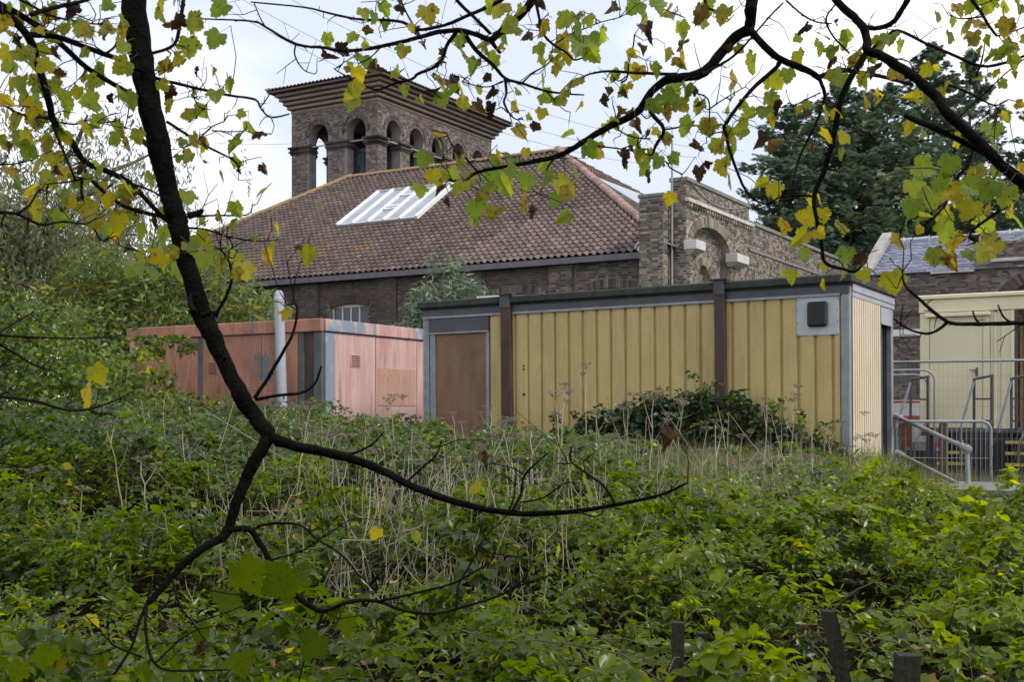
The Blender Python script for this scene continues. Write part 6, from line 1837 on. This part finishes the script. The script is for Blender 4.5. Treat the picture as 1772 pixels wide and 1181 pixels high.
SY2 = thing('sycamore_tree', 'second sycamore whose twigs and yellow green leaves hang across the top and right', 'tree', (0, 0, 0))
S2 = []
RB = [
    ('950,-60 921,0 896,29 871,51 849,69', 4.5, 4.4, 18, 14), ('849,69 820,58 791,52 755,56 715,67 668,78 632,85 589,87 560,82 512,76 459,46 441,37 400,34 347,32', 4.4, 4.6, 11, 3), ('849,58 820,29 791,0 775,-30', 4.4, 4.3, 7, 6),
    ('791,54 773,79 766,101 751,116 723,128 712,137 683,144 650,155 618,141 589,126 577,118', 4.45, 4.6, 9, 2), ('806,62 827,90 853,112 874,135 903,144 943,157 979,162 1011,164', 4.42, 4.5, 9, 3), ('874,135 876,162 872,177 881,195 892,206 905,206', 4.45, 4.48, 6, 2),
    ('885,-20 867,0 813,25 769,43 722,51 697,38 661,34 614,32 560,20 526,12 434,3', 4.3, 4.7, 9, 3), ('925,-10 939,54 957,76 979,90 993,103 1008,100', 4.4, 4.45, 6, 3), ('849,69 858,82 866,92', 4.4, 4.42, 10, 6), ('940,58 935,40 950,22', 4.42, 4.44, 3, 2), ('720,50 705,25 690,-5', 4.5, 4.45, 4, 3), ('512,76 510,95 525,120 545,128', 4.58, 4.62, 4, 2), ('459,46 450,30 440,5', 4.58, 4.56, 3, 2),
    ('903,144 920,128 945,112 958,98', 4.46, 4.5, 4, 2), ('870,140 845,150 815,146 800,140', 4.46, 4.5, 3, 2), ('945,158 958,172 964,180', 4.48, 4.5, 3, 2), ('750,116 760,105 772,108', 4.5, 4.52, 3, 2), ('700,140 690,128 700,118', 4.52, 4.54, 3, 2), ('660,80 640,100 620,110', 4.5, 4.55, 3, 2), ('879,195 868,186 858,190', 4.47, 4.5, 3, 2), ('957,78 985,60 1010,50 1040,38 1072,30', 4.45, 4.5, 3, 2),
    ('1303,-60 1300,0 1299,17 1295,47 1265,72 1219,123 1172,135 1156,137 1127,159 1102,195 1058,217 1026,235 986,260 961,271 921,280 885,287 827,298 798,316 769,307', 4.3, 4.6, 26, 4), ('827,298 806,274 784,253 773,231', 4.58, 4.6, 5, 2), ('961,272 948,289 945,307 934,336', 4.52, 4.55, 5, 2),
    ('1121,166 1127,195 1149,224 1134,253 1129,271', 4.42, 4.48, 10, 5), ('985,255 1010,252 1062,256 1113,265 1152,280 1159,290 1181,302', 4.5, 4.5, 3, 3), ('1008,134 1020,128 1051,123 1102,126 1170,128', 4.5, 4.4, 3, 7),
    ('1296,50 1329,85 1354,104 1396,121 1418,135', 4.3, 4.32, 15, 12), ('1418,133 1440,124 1460,121 1511,129 1545,137 1580,147', 4.32, 4.4, 11, 7), ('1418,135 1427,161 1424,182 1409,220 1384,271 1371,322', 4.32, 4.4, 8, 3), ('1420,134 1450,128 1478,112 1500,92', 4.32, 4.3, 5, 8),
    ('1348,108 1340,120 1299,157 1257,212 1255,229 1269,279 1291,330 1320,352 1360,346 1396,337', 4.32, 4.45, 10, 3), ('1356,4 1330,30 1274,93 1227,122 1215,128', 4.35, 4.32, 3, 7),
    ('1400,-60 1447,0 1478,30 1494,47 1500,68 1502,87 1528,98 1553,114 1580,132 1604,152 1624,172 1638,195 1680,233 1722,275 1772,318 1820,360', 4.15, 3.7, 15, 22), ('1502,87 1477,127 1456,169 1443,233 1426,296 1409,339 1413,381 1422,423 1428,455 1460,466 1480,470 1500,452', 4.1, 4.0, 13, 4),
    ('1497,47 1520,48 1545,38 1562,14 1575,-10', 4.12, 4.05, 9, 12), ('1508,85 1530,68 1553,52 1604,76 1646,93 1697,114 1748,106 1790,88', 4.1, 3.95, 6, 6), ('1566,200 1580,206 1617,222 1680,252 1722,276', 3.85, 3.78, 10, 12), ('1689,240 1675,285 1655,309 1638,351 1612,380 1590,394', 3.85, 3.9, 6, 3), ('1766,318 1762,332 1752,347 1718,373 1684,398 1680,412 1694,418', 3.78, 3.85, 9, 4),
    ('1800,560 1772,559 1696,561 1640,557 1591,518 1566,494 1562,470', 3.6, 3.75, 10, 4), ('1640,557 1625,570 1603,578 1570,569 1546,551', 3.68, 3.72, 7, 3), ('1695,560 1688,552 1683,538', 3.65, 3.66, 5, 3), ('1748,558 1736,548 1727,528', 3.62, 3.64, 5, 3), ('1558,560 1560,545 1563,528', 3.71, 3.72, 3, 2),
    ('1502,52 1510,100 1535,100 1570,105 1580,120', 4.1, 4.08, 4, 3), ('1575,104 1600,92 1620,86', 4.08, 4.05, 3, 2), ('1697,114 1690,128 1692,136', 3.98, 3.98, 5, 3), ('1697,112 1702,90 1704,70', 3.98, 4, 4, 2), ('1614,150 1632,144 1680,162 1720,182 1745,172', 4.0, 4.0, 5, 3), ('1720,182 1732,192 1738,188', 4.0, 4.0, 3, 2), ('1790,90 1748,120 1700,165 1650,212', 3.9, 4.0, 3, 3),
    ('1405,340 1380,338 1355,340 1330,352', 4.02, 4.05, 5, 3), ('1425,410 1445,402 1470,410', 4.0, 4.0, 3, 2), ('1445,230 1462,232 1478,226', 4.05, 4.05, 3, 2), ('1668,-20 1690,10 1702,28 1712,45 1725,62', 3.95, 3.95, 8, 5), ('1702,28 1660,32 1640,20', 3.95, 3.98, 4, 2), ('1725,62 1750,55 1790,40', 3.95, 3.9, 4, 3), ('1728,62 1740,58', 3.95, 3.95, 4, 3),
    ('1149,224 1165,222 1190,218 1252,216', 4.44, 4.46, 4, 3), ('1127,200 1118,205 1105,192', 4.44, 4.46, 3, 2), ('1172,130 1190,155 1222,168 1228,190 1225,225', 4.4, 4.42, 3, 3), ('1225,190 1258,168 1290,150', 4.42, 4.4, 3, 2), ('1098,60 1095,85 1088,110 1085,135 1075,142', 4.5, 4.45, 3, 4), ('1086,130 1070,140 1055,125', 4.46, 4.48, 3, 2), ('1060,215 1065,200 1060,180', 4.48, 4.5, 3, 2), ('1066,216 1075,228 1100,238 1126,240', 4.48, 4.46, 3, 3),
    ('1104,240 1104,255 1120,258', 4.46, 4.48, 3, 2), ('1220,-20 1222,10 1240,20 1255,38 1270,25', 4.4, 4.4, 6, 2), ('1165,22 1175,26 1185,30', 4.42, 4.42, 3, 2), ('1452,0 1430,30 1440,60 1470,92', 4.15, 4.12, 4, 4), ('1360,0 1390,26 1415,38 1440,40', 4.3, 4.25, 4, 3), ('1258,228 1238,230 1222,238', 4.4, 4.42, 3, 2), ('1420,160 1395,172 1375,182 1352,186', 4.34, 4.36, 3, 2),
]
for s_, d0, d1, w0, w1 in RB:
    branch(SY2, 'branch', [tuple(float(c) for c in p.split(',')) for p in s_.split()], d0, d1, w0, w1, S2, n=8 if w0 > 10 else 6, knobs=.06, material='bark' if max(w0, w1) > 11 else 'twig')
q = MB()
q.tube([(3.3, 4.4, -.3), (3.25, 4.4, .8), (3.1, 4.35, 2.6), (2.9, 4.3, 4.6), (2.6, 4.2, 6.6)], [.26, .21, .18, .14, .09], 14, rough=.04)
q.build('trunk', M['bark'], SY2, True)
for zz, p, r in ((2.1, at(1820, 360, 3.7), .018), (3.6, at(1400, -60, 4.15), .018), (3.9, at(1303, -60, 4.3), .026), (4.2, at(950, -60, 4.5), .02), (1.9, at(1800, 560, 3.6), .010)):
    a = Vector((3.15 - .09 * (zz - 2), 4.36, zz)); q = MB(); q.tube([a, a.lerp(p, .5) + Vector((0, 0, .16)), p], [r * 2.2, r * 1.4, r], 8); q.build('branch', M['bark'], SY2, True)

RIGHT_LEAVES = '''665,16,g 647,31,g,28 630,23,y,30 634,52,b,32 667,43,g,28 609,65,g,30 567,70,g,34 694,14,b,48 741,25,m,44 592,88,b,40 571,99,b,44 632,76,g,24 697,88,m,34 630,105,g,32 609,119,m,30 621,128,y,36 647,117,b,38 685,125,g,28 607,170,m,54 726,58,b,32 795,72,g,38 838,76,m 809,101,m 820,116,g,42 852,101,g,30 842,134,b,26 762,144,m 784,148,b,44 766,170,g,42 748,159,b,40 798,159,m 800,177,m,32 827,157,m,26 849,163,b,34 892,184,m,32 849,193,b,40 928,218,b,28 916,202,g,18 981,233,g,28 896,159,g,22 939,141,m 946,168,g,34 993,144,m,44 975,164,m,28 937,96,g,42 934,85,g,30 975,72,m,44 936,49,m,40 975,36,g,40 997,34,m,38 1004,79,g,58 1026,69,g,42 1040,61,g,42 1004,54,g 1026,94,m,42 1020,36,g,30 885,47,m 863,14,m,48 899,18,y,30 849,14,g 874,61,m 910,61,b,30 939,4,b 878,40,g
1123,58,b,54 1113,36,m,48 1098,11,g 1055,14,b 1152,22,m,44 1138,11,g 1181,51,g,40 1179,80,b,36 1152,94,m,36 1181,108,m,46 1102,125,m 1132,123,m,36 1167,155,g 1156,170,g,42 1188,157,g,40 1180,183,m,36 1152,197,m,40 1134,181,g 1186,220,g,46 1105,220,b,40 1069,197,b,36 1048,175,b,34 1134,228,y,20 1094,255,b,32 1022,260,g 1033,256,m,30 1080,278,b,46 1123,307,b,28 1116,280,g,28 1138,280,g,34 1167,276,g,30
759,231,y,32 760,247,g,28 733,276,g,38 748,305,y,36 759,307,m 784,302,g,34 813,309,m 795,325,y,42 760,330,b,34 726,330,g,34 863,276,m 885,276,g 853,305,g,40 885,300,g,38 874,323,g,50 845,327,m 910,314,g,44 910,334,y,36 943,307,g,44 995,298,m,38 975,321,y,48 984,329,m 964,345,g,44 972,377,m,42 903,356,m,38 824,361,g,44 820,379,m,40 854,367,m,46 921,370,b,32 910,264,y,22 838,338,m 777,350,b,22 1159,345,y,32 939,285,g,36
1252,25,m,44 1227,8,g 1210,25,b,46 1390,51,b,34 1426,61,g,36 1466,61,g,36 1418,83,y,38 1439,89,m,34 1382,100,m,38 1437,110,b,32 1301,110,m,44 1263,87,b,32 1269,140,m,46 1341,140,y,44 1363,131,g,34 1460,76,g,34 1483,91,g,40 1483,106,m,36 1538,66,g,42 1494,140,y,40 1515,125,b,40 1460,144,y 1443,131,m,36 1547,125,m,38 1602,123,y,36 1526,167,y,42 1498,176,m,42 1578,169,y,44 1597,171,m,40 1644,64,g,32 1623,28,g,28 1672,47,m,36 1684,64,m,34 1712,70,y,28 1741,47,m,42 1748,80,m,36 1735,91,g,36 1752,108,m,38 1659,17,m 1710,8,m,42 1739,8,m,44 1765,12,g
1263,178,g,40 1295,203,g,42 1333,174,m,42 1322,193,g 1348,190,b,40 1333,210,y,32 1282,224,g,40 1227,220,m,42 1208,254,b,34 1248,254,m,40 1269,254,g,40 1316,243,b,46 1339,256,b,34 1208,186,m,36 1191,160,g 1202,161,b,28 1428,197,y,36 1430,235,y,38 1460,239,y,32 1384,227,y,20 1250,290,m,40 1263,315,m,36 1210,301,b,36 1223,288,b,30 1318,318,y,34 1341,332,y,42 1401,347,y,32 1418,345,y,36 1396,375,y,46 1424,373,y,34 1384,413,y,50 1356,394,y,38 1418,404,y,32 1456,396,y,38 1392,440,g,32 1464,442,g,38 1462,470,m,46 1426,461,y,20 1367,478,y,38 1426,493,y,24 1494,476,y,34 1485,453,b,44 1545,489,y,52
1600,292,g,50 1642,288,g,50 1689,301,m,42 1693,311,y,46 1583,326,g,46 1612,343,g,52 1650,334,m,44 1578,360,g,46 1676,364,y,50 1710,330,g,50 1739,339,g,50 1710,362,y,30 1570,390,g,46 1636,375,y,44 1701,392,g,44 1761,381,g,56 1634,402,g,52 1648,417,y,46 1557,417,y,44 1591,398,y,22 1617,445,m,44 1646,453,m,46 1676,442,g,32 1701,438,y,48 1718,423,m,50 1691,419,b,32 1655,243,y,36 1716,226,g,46 1722,258,y,24 1761,298,y,40 1632,318,g,44 1665,352,m,46 1600,375,g,40 1680,325,g,46 1720,300,m,40 1745,360,m,44'''
hang_leaves(SY2, RIGHT_LEAVES, 3.6, 4.65, S2)

# the smallest leaves of the right-hand crown, joined into one part
q = MB()
for tok in more(S2, 110, (560, -10, 1790, 300), 'gggmmyb').split():
    u, v, kd, px = tok.split(','); u, v, px = float(u), float(v), float(px)
    c0 = at(u, v, 4.3); d = min(S2, key=lambda s: (s[0].x - c0.x) ** 2 + (s[0].z - c0.z) ** 2)[0].y
    lf_, tip = sycamore_leaf(random.choice(STYLES[kd]), random.random()); s = px * .78 / F_PX * d
    X = Matrix.Translation(at(u, v, d)) @ Matrix.Rotation(random.gauss(0, .9), 4, 'Z') @ Matrix.Rotation(random.gauss(0, .7), 4, 'Y') @ Matrix.Rotation(random.gauss(-.1, .4), 4, 'X') @ Matrix.Scale(s, 4)
    mi = 'gmyb'.index(kd)
    b = len(q.v); q.v += [tuple(X @ Vector(p)) for p in lf_.v]
    for f_, m_ in zip(lf_.f, lf_.m):
        q.f.append(tuple(b + i for i in f_)); q.t.append(random.random()); q.m.append(4 if m_ else mi)
q.build('leaves', [M['leaf_g'], M['leaf_m'], M['leaf_y'], M['leaf_b'], M['petiole']], SY2, kind='stuff')

# the crowns overhead, above the top of the picture, which keep the foreground in shade
for tree_, cx, nn in ((SYC, -1.9, 2600), (SY2, 1.9, 1800)):
    x = cx + RNG.normal(0, 1.9, nn); y = RNG.uniform(-3.0, 9.0, nn)
    z = np.maximum(2.9 + .40 * np.maximum(y, 0) + RNG.exponential(1.1, nn), 3.2)
    lv = [(a, b, c) for a, b, c in [(px_, -.02 * abs(px_), -py_) for px_, py_ in OUT[::2]]]
    lf = [(i, i + 1, len(lv)) for i in range(len(lv) - 1)] + [(len(lv) - 1, 0, len(lv))]
    lv = lv + [(0, 0, -.3)]
    cloud('overhead_crown', lv, lf, np.stack([x, y, z], 1), euler_mats(RNG.normal(.9, .5, nn), RNG.normal(0, .5, nn), RNG.uniform(0, 2 * PI, nn)), RNG.uniform(.10, .17, nn), RNG.random(nn), M['leaf_g'], tree_, 'stuff')

# the wood in which the viewer stands: it keeps the near bank and the boughs in shade
wx, wy, wz = [], [], []
for cx, cy, rx, rz, cz in ((-7, -3.5, 3.2, 3.6, 4.0), (-2.6, -6, 3.4, 4.0, 4.4), (2.4, -5.5, 3.2, 3.8, 4.2), (6.6, -3.5, 3.0, 3.4, 3.8), (9.5, .5, 2.6, 3.2, 3.6), (-9.5, 1.0, 2.6, 3.2, 3.6), (0, -4.5, 4.0, 1.6, 1.5), (-5.5, -2.0, 2.0, 1.4, 1.3), (5.5, -2.0, 2.0, 1.4, 1.3)):
    nn = 1500
    d = RNG.normal(size=(nn, 3)); d /= np.linalg.norm(d, axis=1)[:, None]
    r = .45 + .55 * RNG.random(nn) ** .6
    wx.append(cx + d[:, 0] * rx * r); wy.append(cy + d[:, 1] * rx * .6 * r); wz.append(np.maximum(cz + d[:, 2] * rz * r, .15))
wx, wy, wz = map(np.concatenate, (wx, wy, wz)); nn = len(wx)
WOOD = cloud('woodland', LEAF_LO[0], LEAF_LO[1], np.stack([wx, wy, wz], 1), euler_mats(RNG.normal(0, .8, nn), RNG.normal(0, .8, nn), RNG.uniform(0, 2 * PI, nn)), RNG.uniform(.25, .5, nn), RNG.uniform(.1, .6, nn), M['ivy'], None, 'stuff')
tag(WOOD, 'dark leafy wood around and behind the viewpoint', 'wood')
